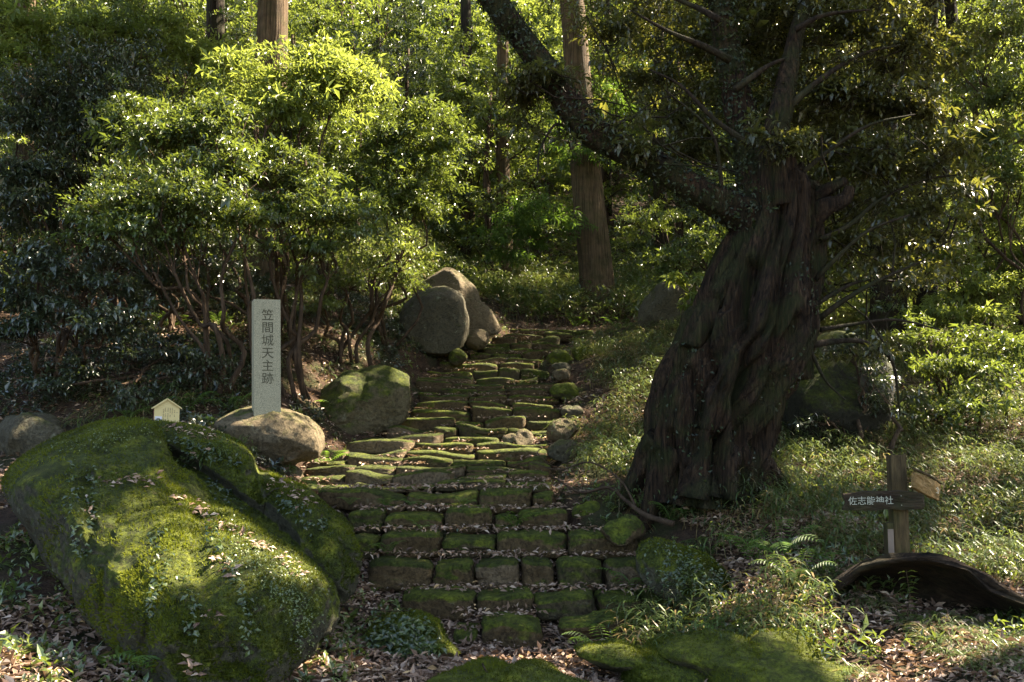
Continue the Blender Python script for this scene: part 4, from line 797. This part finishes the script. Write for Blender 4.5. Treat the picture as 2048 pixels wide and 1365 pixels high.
# ------------------------------------------------------------------ woodland behind: shared crowns, one tree each
def wood_tree(seed, mat, leaf, broad):
    t = thing('woodland_tree', 'x', 'tree', (0, 0, 0)); a = Acc(); st = Acc(); o = np.zeros(3)
    htt = 7.5; q = np.array([(0, 0, -.5), (.1, 0, 1.5), (.0, .15, 4), (.2, 0, 7.5)]); add_tube(st, q, [.16, .13, .10, .04], seg=8, sub=3, amp=.12)
    for i in range(17):
        z = 1.3 + i * .40; an = i * 2.4 + seed; rr = broad * (.3 + .7 * math.sin(math.pi * min(1, (i + 3) / 19))) * random.uniform(.6, 1.05)
        c = np.array([math.cos(an) * rr, math.sin(an) * rr, z + random.uniform(-.2, .3)])
        tt, dd = ell_tips(c, np.array([.95, .95, .42]) * random.uniform(.8, 1.2), 62, .6); add_sprigs(a, tt, dd, 6, leaf, leaf * .42, 0, False, .5, .6, stemlen=.16)
        add_tube(st, branch_pts((0, 0, max(.6, z - 1)), c, n=4), np.linspace(.04, .01, 4), 0, seg=4, cap=False)
    a.build('foliage', [mat], t, o); st.build('stems', M['twig'], t, o); return t
kinds = [('leaf_oak', 'broad leaved tree of the sunlit wood behind the steps'), ('leaf_bright', 'light green leaved tree of the wood behind the steps'), ('leaf_dark', 'dark evergreen tree of the wood behind the steps'), ('leaf_oak', 'spreading mid green tree of the wood behind the steps')]
protos = [wood_tree(i * 1.3, M[m], .14, 1.5 + .3 * (i % 2)) for i, (m, _) in enumerate(kinds)]
used = [False] * 4; spots = []
r2 = random.Random(11)
for row, (yy, dens, sc) in enumerate([(15.5, 1.7, .42), (17, 1.8, .5), (19, 2.0, .6), (21, 2.1, .7), (23.5, 2.3, .8), (28, 2.6, 1.0), (31, 2.7, 1.1), (35, 3.0, 1.3), (41, 3.3, 1.5), (50, 4.0, 1.9), (60, 4.6, 2.4), (75, 6, 3.2), (95, 7, 4.0), (44, 3.0, .8), (56, 3.4, 1.1), (68, 4, 1.4), (88, 5, 2.0)]):
    x = -.62 * yy
    while x < .62 * yy:
        px = 1024 + x / yy * F_PX
        if not (yy < 18 and 420 < px < 1720) and not (yy < 18.5 and px > 500) and not (yy < 22 and 480 < px < 1560) and not (yy < 25 and 760 < px < 1420) and not (yy < 30 and 940 < px < 1340) and not (yy < 36 and 1120 < px < 1240):
            spots.append((x + r2.uniform(-.8, .8), yy + r2.uniform(-1.5, 1.5), sc * r2.uniform(.8, 1.2)))
        x += dens * r2.uniform(.75, 1.2)
for (x, y, sc) in spots:
    kd = r2.choices(range(4), [4, 3 if x > -.2 * y else 2, 2, 3])[0]
    o = protos[kd] if not used[kd] else copy_tree(protos[kd]); used[kd] = True
    o.location = (x, y, float(H(x, y)[0]) - .1); o.rotation_euler = (0, 0, r2.uniform(0, 6.28)); o.scale = (sc, sc, sc * r2.uniform(.85, 1.15))
    side = 'at the far left' if x < -.38 * y else 'at left' if x < -.16 * y else 'in the middle' if x < .14 * y else 'at right' if x < .36 * y else 'at the far right'
    dep = 'nearest the steps' if y < 24 else 'in the middle distance' if y < 38 else 'on the far slope' if y < 60 else 'at the very back'
    kn = ['broad leaved tree', 'light green leaved tree', 'dark evergreen tree', 'spreading mid green tree'][kd]
    o['label'] = kn + ' of the wood, ' + side + ', ' + dep; o['group'] = kn + 's ' + side + ' ' + dep

# ------------------------------------------------------------------ ground cover
def rand_xy(n, x0, x1, y0, y1): return rng.uniform(x0, x1, n), rng.uniform(y0, y1, n)
def in_view(x, y, m=1.0): return (np.abs(x) < .62 * y + m) & (y > 3)
def edges(y): return np.interp(y, RW[:, 0], RW[:, 1]), np.interp(y, RW[:, 0], RW[:, 2])
# fallen leaves
def scatter_litter(n, x0, x1, y0, y1, size, keep=None):
    x, y = rand_xy(n, x0, x1, y0, y1); m = in_view(x, y)
    if keep is not None: m &= keep(x, y)
    x, y = x[m], y[m]; n = len(x); z = H(x, y) + .004 + rng.random(n) * .03
    d = unit(rng.normal(size=(n, 3)) * [1, 1, .28]); nr = unit(UP + rng.normal(size=(n, 3)) * .42); sz = size * (.55 + .8 * rng.random(n))
    add_leaves(litter, np.stack([x, y, z], 1), d, nr, sz, sz * rng.uniform(.3, .5, n), np.clip(.5 + rng.normal(size=n) * .28, 0, 1), 0, False, rng.uniform(-.2, .5), .1)
dn = lambda x, y: fbm(np.stack([x * .8, y * .8, x * 0 + 3], -1), 3) > -.7
for _ in range(4): scatter_litter(17000, -5, 6, 4.2, 9.5, .075, dn)
for _ in range(3): scatter_litter(11000, -8, 8, 9, 16, .08, dn)
scatter_litter(14000, -10, 10, 15, 26, .10, dn)
for i, (D, x0, x1, z) in enumerate(RW):   # leaves caught on the treads
    n = int((x1 - x0) * (120 if i < 7 else 55)); x = rng.uniform(x0, x1, n); y = D + .14 + rng.random(n) * .34
    m = fbm(np.stack([x * 2.2, y * 0 + i, x * 0], -1), 2) > -.1 if i > 5 else np.ones(n, bool); x, y = x[m], y[m]; n = len(x)
    d = unit(rng.normal(size=(n, 3)) * [1, 1, .3]); sz = .065 * (.55 + .8 * rng.random(n))
    add_leaves(litter, np.stack([x, y, z + .005 + rng.random(n) * .03], 1), d, unit(UP + rng.normal(size=(n, 3)) * .4), sz, sz * .42, np.clip(.55 + rng.normal(size=n) * .25, 0, 1))
lo = litter.build('fallen_leaves', M['litter']); tag(lo, 'brown fallen leaves strewn over the ground and the treads', 'fallen leaves', None, 'stuff')
# leafy creeping plants on the left bank
def cover(name, label, n, fn, mat, L, W, hgt, K=5, hi=False, var0=.5):
    x, y = fn(n); p = np.stack([x, y, H(x, y) + rng.random(len(x)) * hgt], 1); d = unit(rng.normal(size=(len(x), 3)) * [.7, .7, .4] + UP * .7)
    a = Acc(); add_sprigs(a, p, d, K, L, W, 0, hi, var0, .7, stemlen=L * .8); o = a.build(name, mat); tag(o, label, 'ground cover', None, 'stuff'); return o
def left_bank(n):
    x, y = rand_xy(n, -11, 1, 9.5, 22); xl, xr = edges(y); m = in_view(x, y) & (x < xl - .25) & (fbm(np.stack([x * .9, y * .9, x * 0], -1), 3) > -.1); return x[m], y[m]
cover('creeping_plants', 'small glossy creeping plants covering the left bank', 34000, left_bank, M['leaf_dark'], .06, .026, .16, 5)
def low_left(n):
    x, y = rand_xy(n, -5, 0, 4.6, 9); m = in_view(x, y) & (x < -1.0) & (fbm(np.stack([x * 1.4, y * 1.4, x * 0 + 9], -1), 3) > .15); return x[m], y[m]
cover('seedlings', 'scattered green seedlings among the leaves at lower left', 2600, low_left, M['leaf_oak'], .07, .03, .10, 5, True)
def right_low(n):
    x, y = rand_xy(n, .8, 7, 5.2, 13); xl, xr = edges(np.maximum(y, 7.8)); m = in_view(x, y) & (x > xr + .3) & (y > 6.4) & (fbm(np.stack([x, y, x * 0 + 2], -1), 3) > -.3); return x[m], y[m]
cover('creeping_plants', 'small leaved plants among the bamboo grass on the right', 9000, right_low, M['leaf_oak'], .055, .024, .16, 5)
def hill(n):
    x, y = rand_xy(n, -12, 16, 20, 40); m = in_view(x, y) & ((y > 24) | (np.abs(x - 1) > 2)); return x[m], y[m]
cover('undergrowth', 'green undergrowth on the slope beyond the top of the steps', 16000, hill, M['leaf_oak'], .16, .05, .7, 5)
def stepplants(n):
    x, y = rand_xy(n, -3, 3.5, 8, 24); xl, xr = edges(y); r = rng.random(n); m = ((x > xl) & (x < xr) & (r < .06)) | ((x > xr) & (x < xr + .5)) | ((x < xl) & (x > xl - .3)); return x[m], y[m]
cover('step_seedlings', 'tiny green plants rooted along the sides and joints of the steps', 6000, stepplants, M['leaf_oak'], .045, .022, .08, 4)
# dwarf bamboo and grass
def blades(name, label, fn, n, mat, L=(.14, .24), W=.020, stem=(.1, .45), K=7, droop=.8, var0=.6):
    x, y = fn(n); n = len(x); a = Acc(); h = rng.uniform(*stem, n); lean = rng.normal(size=(n, 2)) * .25
    base = np.stack([x, y, H(x, y)], 1); tip = base + np.stack([lean[:, 0] * h, lean[:, 1] * h, h], 1)
    V = np.stack([base + [.003, 0, 0], base - [.003, 0, 0], tip], 1).reshape(-1, 3); k_ = np.arange(n) * 3; a.add(V, np.stack([k_, k_ + 1, k_ + 2], 1), 0, .1)
    cv = var0 + (rng.random(n) - .5) * .5; cv = np.where(rng.random(n) < .13, .07, cv); a0 = rng.random(n) * 6.28
    for k in range(K):
        an = a0 + k * 2.4; l = rng.uniform(L[0], L[1], n); d = np.stack([np.cos(an), np.sin(an), rng.uniform(-.2, .5, n)], 1); d = unit(d)
        p0 = tip - (tip - base) * (rng.random(n) * .35)[:, None]; s = unit(np.cross(d, UP)); wv = (W * rng.uniform(.7, 1.2, n))[:, None]; l = l[:, None]
        q1 = p0 + d * l * .45 + UP * l * .03; q2 = p0 + d * l * .8 - UP * l * .3 * droop * .6; q3 = p0 + d * l * .95 - UP * l * .5 * droop
        V = np.stack([p0, q1 + s * wv / 2, q1 - s * wv / 2, q2 + s * wv * .32, q2 - s * wv * .32, q3], 1).reshape(-1, 3); i6 = np.arange(n) * 6
        vv = np.clip(cv + rng.normal(size=n) * .08, 0, 1)
        a.add(V, np.stack([i6 + 1, i6 + 3, i6 + 4, i6 + 2], 1), 0, vv); n0 = a.n - n * 6
        T = np.concatenate([np.stack([i6, i6 + 1, i6 + 2], 1), np.stack([i6 + 3, i6 + 5, i6 + 4], 1)]); a.F.append((T + n0, 0, np.tile(vv, 2), False))
    o = a.build(name, mat); tag(o, label, 'undergrowth', None, 'stuff')
def right_bank(n):
    x, y = rand_xy(n, .5, 12, 6.6, 20); xl, xr = edges(np.maximum(y, 7.8)); m = in_view(x, y) & (x > xr + .35 + (y < 11) * .15 + (y > 12) * .3) & ~((x > 2.4) & (x < 5.2) & (y < 7.9)) & (fbm(np.stack([x * .8, y * .8, x * 0 + 5], -1), 3) > -.5) & ~((x > 1.6) & (x < 2.7) & (y < 8.6) & (y > 7.6)); return x[m], y[m]
blades('bamboo_grass', 'dwarf bamboo grass covering the right bank round the signpost', right_bank, 15000, M['sasa'], (.13, .22), .017, (.10, .40), 7, .8, .62)
def topbank(n):
    x, y = rand_xy(n, -6, 9, 19.5, 33); m = in_view(x, y) & ((y > 23.5) | (x > 3.2) | (x < -2)); return x[m], y[m]
blades('bamboo_grass', 'dwarf bamboo grass beyond the topmost step', topbank, 5200, M['sasa'], (.2, .34), .03, (.3, .9))
def grass_fn(n):
    x, y = rand_xy(n, 1.5, 4.2, 5.9, 8); m = fbm(np.stack([x * 1.5, y * 1.5, x * 0 + 7], -1), 2) > -.1; m &= (x > 1.75 + (7.6 - y) * .0); return x[m], y[m]
blades('grass', 'fine green grass tufts at lower right beside the moss slab', grass_fn, 1500, M['sasa'], (.12, .22), .008, (.01, .05), 9, .6, .7)
def leftgrass(n):
    x, y = rand_xy(n, -6, -1, 11, 20); xl, xr = edges(y); m = (x < xl - .3) & (x > xl - 3.2) & (fbm(np.stack([x, y, x * 0 + 1], -1), 2) > .05); return x[m], y[m]
blades('grass', 'long thin grass on the left bank above the boulders', leftgrass, 1600, M['sasa'], (.2, .36), .014, (.02, .1), 8, .9, .7)
# ferns
def fern_proto():
    a = Acc()
    for i in range(7):
        an = i * .9 + random.uniform(-.2, .2); L = random.uniform(.32, .48); t = np.linspace(0, 1, 16); dr = np.array([math.cos(an), math.sin(an), 0]); sd = np.array([-math.sin(an), math.cos(an), 0])
        c = dr * (t * L)[:, None] + UP * (.22 * np.sin(t * 2.2) * L / .4)[:, None]
        for s in (-1, 1):
            w_ = .10 * np.sin(np.pi * np.clip(t * .95 + .05, 0, 1)) ** .7 * L / .4
            n = len(t); add_leaves(a, c, sd * s + dr * .35 - UP * .15, np.tile(UP, (n, 1)), w_, .018 * L / .4 + 0 * t, np.full(n, random.uniform(.2, .9)), 0, False, .05, .1)
        add_tube(a, c[::3], np.linspace(.004, .001, len(c[::3])), 0, seg=3, cap=False)
    o = a.build('fern', M['fern'], None, (0, 0, 0)); return o
f0 = fern_proto(); first = True
FS = [(1560, 1085, 8.3), (1500, 1075, 8.4), (1340, 1010, 9.5), (640, 985, 9.9), (700, 1010, 9.95), (770, 1012, 9.95), (820, 1012, 9.95), (925, 1012, 9.95), (840, 1060, 9.5), (775, 1108, 9.0), (1215, 1285, 7.4), (810, 1320, 6.8), (860, 1310, 6.9), (1480, 1290, 7.0),
      (340, 1360, 5.7), (60, 1010, 8.9), (620, 975, 10.1), (340, 640, 14.5), (300, 640, 14.6), (260, 800, 11.2), (420, 800, 11.2), (1080, 650, 24.5), (1020, 620, 26), (1150, 655, 23.8), (1235, 655, 22.6), (980, 640, 25), (690, 700, 14), (650, 770, 12.2), (440, 640, 14.8), (1600, 1180, 7.7), (1420, 1060, 8.8), (1260, 1150, 8.7), (1030, 1055, 9.55), (470, 760, 12), (380, 780, 11.6), (1300, 880, 11.4), (1220, 830, 12.6)]
for i, (x, y, D) in enumerate(FS):
    p = P(x, y, D); o = f0 if first else f0.copy()
    if not first: C.collection.objects.link(o)
    first = False; sc = random.uniform(.6, 1.1) * (.45 if 600 < x < 950 and D < 10.2 else 1) * (1.6 if D > 20 else 1)
    z = float(H(p[0], D)[0]); o.location = (p[0], D, max(z, p[2]) if 600 < x < 1050 and D < 10.2 else z); o.scale = (sc,) * 3; o.rotation_euler = (random.uniform(-.2, .2), random.uniform(-.2, .2), random.uniform(0, 6.28))
    tag(o, 'small green fern growing from the ground beside the steps or on the banks', 'fern', 'ferns')
# ivy and creeper on the boulders
def on_surface(V, Fc, lines, dens, jit):
    bv = BVHTree.FromPolygons([tuple(v) for v in V], [tuple(f) for f in Fc]); out = []; no = []; o = Vector((0, 0, EYE))
    for ln in lines:
        ln = np.array(ln, float)
        for i in range(len(ln) - 1):
            n = int(np.hypot(*(ln[i + 1] - ln[i])) * dens)
            for _ in range(n):
                t = random.random(); q = ln[i] * (1 - t) + ln[i + 1] * t + rng.normal(size=2) * jit; p = P(q[0], q[1], 5.0); d = Vector(p) - o; d.normalize(); h = bv.ray_cast(o, d)
                if h[0] is not None: out.append(h[0]); no.append(h[1])
    return np.array(out), np.array(no)
def ivy(boul, lines, dens, jit, L, mat, label, name='ivy'):
    ob, V, Fc = boul; p, nr = on_surface(V, Fc, lines, dens, jit); nr = np.where((nr * (np.array([0, 0, EYE]) - p)).sum(1, keepdims=True) < 0, -nr, nr); n = len(p); o = np.array(ob.location)
    d = unit(rng.normal(size=(n, 3)) * [1, .5, .5] + [0, -.2, -.3]); sz = L * (.6 + .8 * rng.random(n)); a = Acc()
    add_leaves(a, p + nr * (.012 + .02 * rng.random(n))[:, None], d, unit(nr + UP * .5 + rng.normal(size=(n, 3)) * .4), sz, sz * .55, np.clip(.6 + rng.normal(size=n) * .25, 0, 1), 0, True)
    x = a.build(name, mat, ob, o); x['kind'] = 'stuff'; return x
ivy(bA, [[(140, 930), (150, 1010), (160, 1080), (175, 1120)], [(185, 940), (190, 1000), (180, 1060)], [(320, 1060), (318, 1100), (325, 1150), (310, 1200), (300, 1240)], [(410, 1030), (430, 1080), (450, 1120), (480, 1170), (495, 1240), (500, 1290)], [(370, 1160), (380, 1210), (385, 1270)]], .5, 7, .040, M['ivy'], 'ivy')
ivy(bA, [[(450, 1050), (520, 1110), (580, 1150), (640, 1190)], [(470, 1100), (540, 1170), (600, 1230), (640, 1220)], [(560, 1150), (600, 1230), (610, 1300)], [(120, 900), (250, 870), (330, 862)]], 1.6, 14, .018, M['leaf_oak'], 'ivy')
ivy(bB, [[(330, 880), (400, 890), (480, 930)], [(420, 970), (460, 1000), (480, 1020)], [(560, 1000), (600, 1020), (620, 1060)], [(640, 1030), (650, 1060)], [(380, 900), (380, 940)]], .8, 9, .04, M['ivy'], 'ivy')
ivy(bI, [[(750, 1250), (800, 1240), (850, 1270)], [(740, 1290), (800, 1280), (860, 1290)], [(740, 1320), (790, 1310), (830, 1320)]], 2.2, 17, .055, M['ivy'], 'creeper', 'creeper')
ivy(bR, [[(1320, 1100), (1400, 1130), (1450, 1190)], [(1330, 1130), (1420, 1190)]], 1.6, 18, .035, M['ivy'], 'creeper', 'creeper')
def fuzz(boul, n, L, mat, name='moss_tufts'):
    """short moss shoots standing on the rock"""
    ob, V, Fc = boul; i = rng.integers(len(Fc), size=n); f = Fc[i]; w4 = rng.dirichlet([1, 1, 1, 1], n); p = (V[f] * w4[..., None]).sum(1)
    nr = unit(np.cross(V[f[:, 1]] - V[f[:, 0]], V[f[:, 3]] - V[f[:, 0]])); cen = V.mean(0); nr = np.where(((p - cen) * nr).sum(1, keepdims=True) < 0, -nr, nr)
    m = (nr[:, 2] > -.15) & ((nr * (np.array([0, 0, EYE]) - p)).sum(1) > -.3) & (fbm(p * 2.2 + 3, 4) + .9 * nr[:, 2] > .22); p, nr = p[m], nr[m]; n = len(p)
    d = unit(nr + UP * .3 + rng.normal(size=(n, 3)) * .55); u = unit(rng.normal(size=(n, 3))); h = (L * (.5 + rng.random(n)))[:, None]
    T = np.stack([p - u * h * .22, p + u * h * .22, p + d * h], 1).reshape(-1, 3); k_ = np.arange(n) * 3; a = Acc()
    a.add(T, np.stack([k_, k_ + 1, k_ + 2], 1), 0, np.clip(.45 + .5 * fbm(p * 1.9, 3) + rng.normal(size=n) * .12, 0, 1)); x = a.build(name, mat, ob, np.array(ob.location)); x['kind'] = 'stuff'
M['tuft'] = leafmat('moss_shoot', [(0, (.02, .028, .004)), (.5, (.06, .078, .008)), (1, (.16, .175, .016))], .7, .25, (.3, .34, .02), .15)
fuzz(bA, 100000, .022, M['tuft']); fuzz(bB, 60000, .022, M['tuft']); fuzz(bI, 16000, .02, M['tuft']); fuzz(bR, 20000, .022, M['tuft'])
for b_ in LOWROCKS: fuzz(b_, 22000, .016, M['tuft'])
# dead leaves lying along the cracks of the boulder
def onb(boul, lines, dens, jit):
    ob, V, Fc = boul; p, nr = on_surface(V, Fc, lines, dens, jit); n = len(p); d = unit(rng.normal(size=(n, 3)) * [1, 1, .3]); sz = .06 * (.5 + .9 * rng.random(n)); a = Acc()
    nr = np.where(nr[:, 2:] < 0, -nr, nr)
    add_leaves(a, p + nr * .012, d, unit(nr + rng.normal(size=(n, 3)) * .4), sz, sz * .4, np.clip(.55 + rng.normal(size=n) * .25, 0, 1), 0, True); x = a.build('fallen_leaves', M['litter'], ob, np.array(ob.location)); x['kind'] = 'stuff'
onb(bA, [[(200, 965), (310, 960)], [(340, 985), (400, 1015), (450, 1050), (530, 1100), (600, 1150)], [(400, 1240), (440, 1230)], [(180, 1000), (180, 1040)], [(410, 1040), (450, 1060)], [(430, 1110), (470, 1160)], [(380, 1320), (390, 1360)]], .38, 7)
onb(bB, [[(330, 855), (400, 865), (430, 880)], [(560, 970), (620, 1010)], [(540, 965), (570, 980)], [(385, 905), (395, 930)]], .7, 6)

# ------------------------------------------------------------------ fallen branches, roots, sapling
def stick(name, label, cat, px, r, mat='twig', sub=5):
    q = np.array([P(*p) for p in px]); a = Acc(); add_tube(a, q, r, seg=8, amp=.15, freq=5, nz=4, sub=sub); o = a.build(name, M[mat], None, q[0]); return tag(o, label, cat)
stick('fallen_branch', 'bare dead branch slanting down the bank to the right of the steps', 'branch', [(1100, 950, 10.3), (1160, 985, 10), (1215, 975, 9.8), (1250, 1000, 9.6), (1290, 1030, 9.3), (1345, 1048, 9.0)], [.006, .014, .018, .022, .03, .035])
stick('fallen_branch', 'thin bare twig arching above the longer dead branch', 'branch', [(1060, 925, 10.4), (1120, 940, 10.1), (1180, 925, 10), (1240, 960, 9.8), (1270, 1010, 9.5)], [.004, .008, .01, .012, .015])
stick('fallen_branch', 'forked dry twig lying against the middle steps', 'branch', [(1085, 868, 11.9), (1095, 890, 11.8), (1075, 905, 11.6), (1098, 930, 11.5)], [.004, .006, .006, .008])
stick('tree_root', 'curved bare root on the leaves in the bottom left corner', 'root', [(-20, 1352, 5.75), (30, 1342, 5.7), (80, 1345, 5.65), (110, 1360, 5.6), (130, 1385, 5.5)], [.03, .032, .034, .036, .04], 'wood')
stick('fallen_branch', 'thin dark twig lying across the gap between huge boulder and steps', 'branch', [(628, 1192, 6.9), (660, 1205, 6.9), (710, 1215, 7.0), (770, 1222, 7.1), (820, 1222, 7.2)], [.006, .008, .008, .006, .004], 'bark_dark')
stick('fallen_branch', 'small curled stick on the moss at the bottom edge', 'branch', [(965, 1328, 6.3), (975, 1345, 6.15), (1000, 1362, 6.05)], [.006, .007, .007])
sb = P(1815, 1235, 6.9); sp = thing('sapling', 'slim sapling with pairs of shiny leaves in front of the hollow log', 'sapling', sb)
a = Acc(); q = np.array([P(1815, 1235, 6.9), P(1820, 1190, 6.9), P(1812, 1140, 6.9)]); add_tube(a, q, [.005, .004, .002], seg=5, cap=False); a.build('stem', M['twig'], sp, sb)
a = Acc(); p = []; d = []
for i in range(9):
    c = q[0] + (q[2] - q[0]) * (i + .5) / 9
    for s in (-1, 1): p.append(c); d.append((s * .9, -.3, .05))
add_leaves(a, np.array(p), unit(np.array(d) + rng.normal(size=(18, 3)) * .15), np.tile(unit(np.array([0, .35, 1.])), (18, 1)), .085, .04, np.full(18, .6), 0, True); a.build('leaves', M['leaf_oak'], sp, sb)
tt, dd = ell_tips(P(455, 905, 8.35), np.array([.22, .15, .06]), 60); a = Acc(); add_leaves(a, tt, unit(dd + [0, -.3, 0]), np.tile(UP, (60, 1)), .12, .012, np.full(60, .8), 0, True)
for k_ in range(5): add_leaves(a, tt + rng.normal(size=tt.shape) * .03, unit(dd + rng.normal(size=dd.shape) * .6), np.tile(UP, (60, 1)), .1, .010, np.full(60, .85), 0, True)
tag(a.build('grass_tuft', M['sasa'], None, P(455, 905, 8.35)), 'tuft of grass catching the sun on the crest of the mossy slab', 'grass')
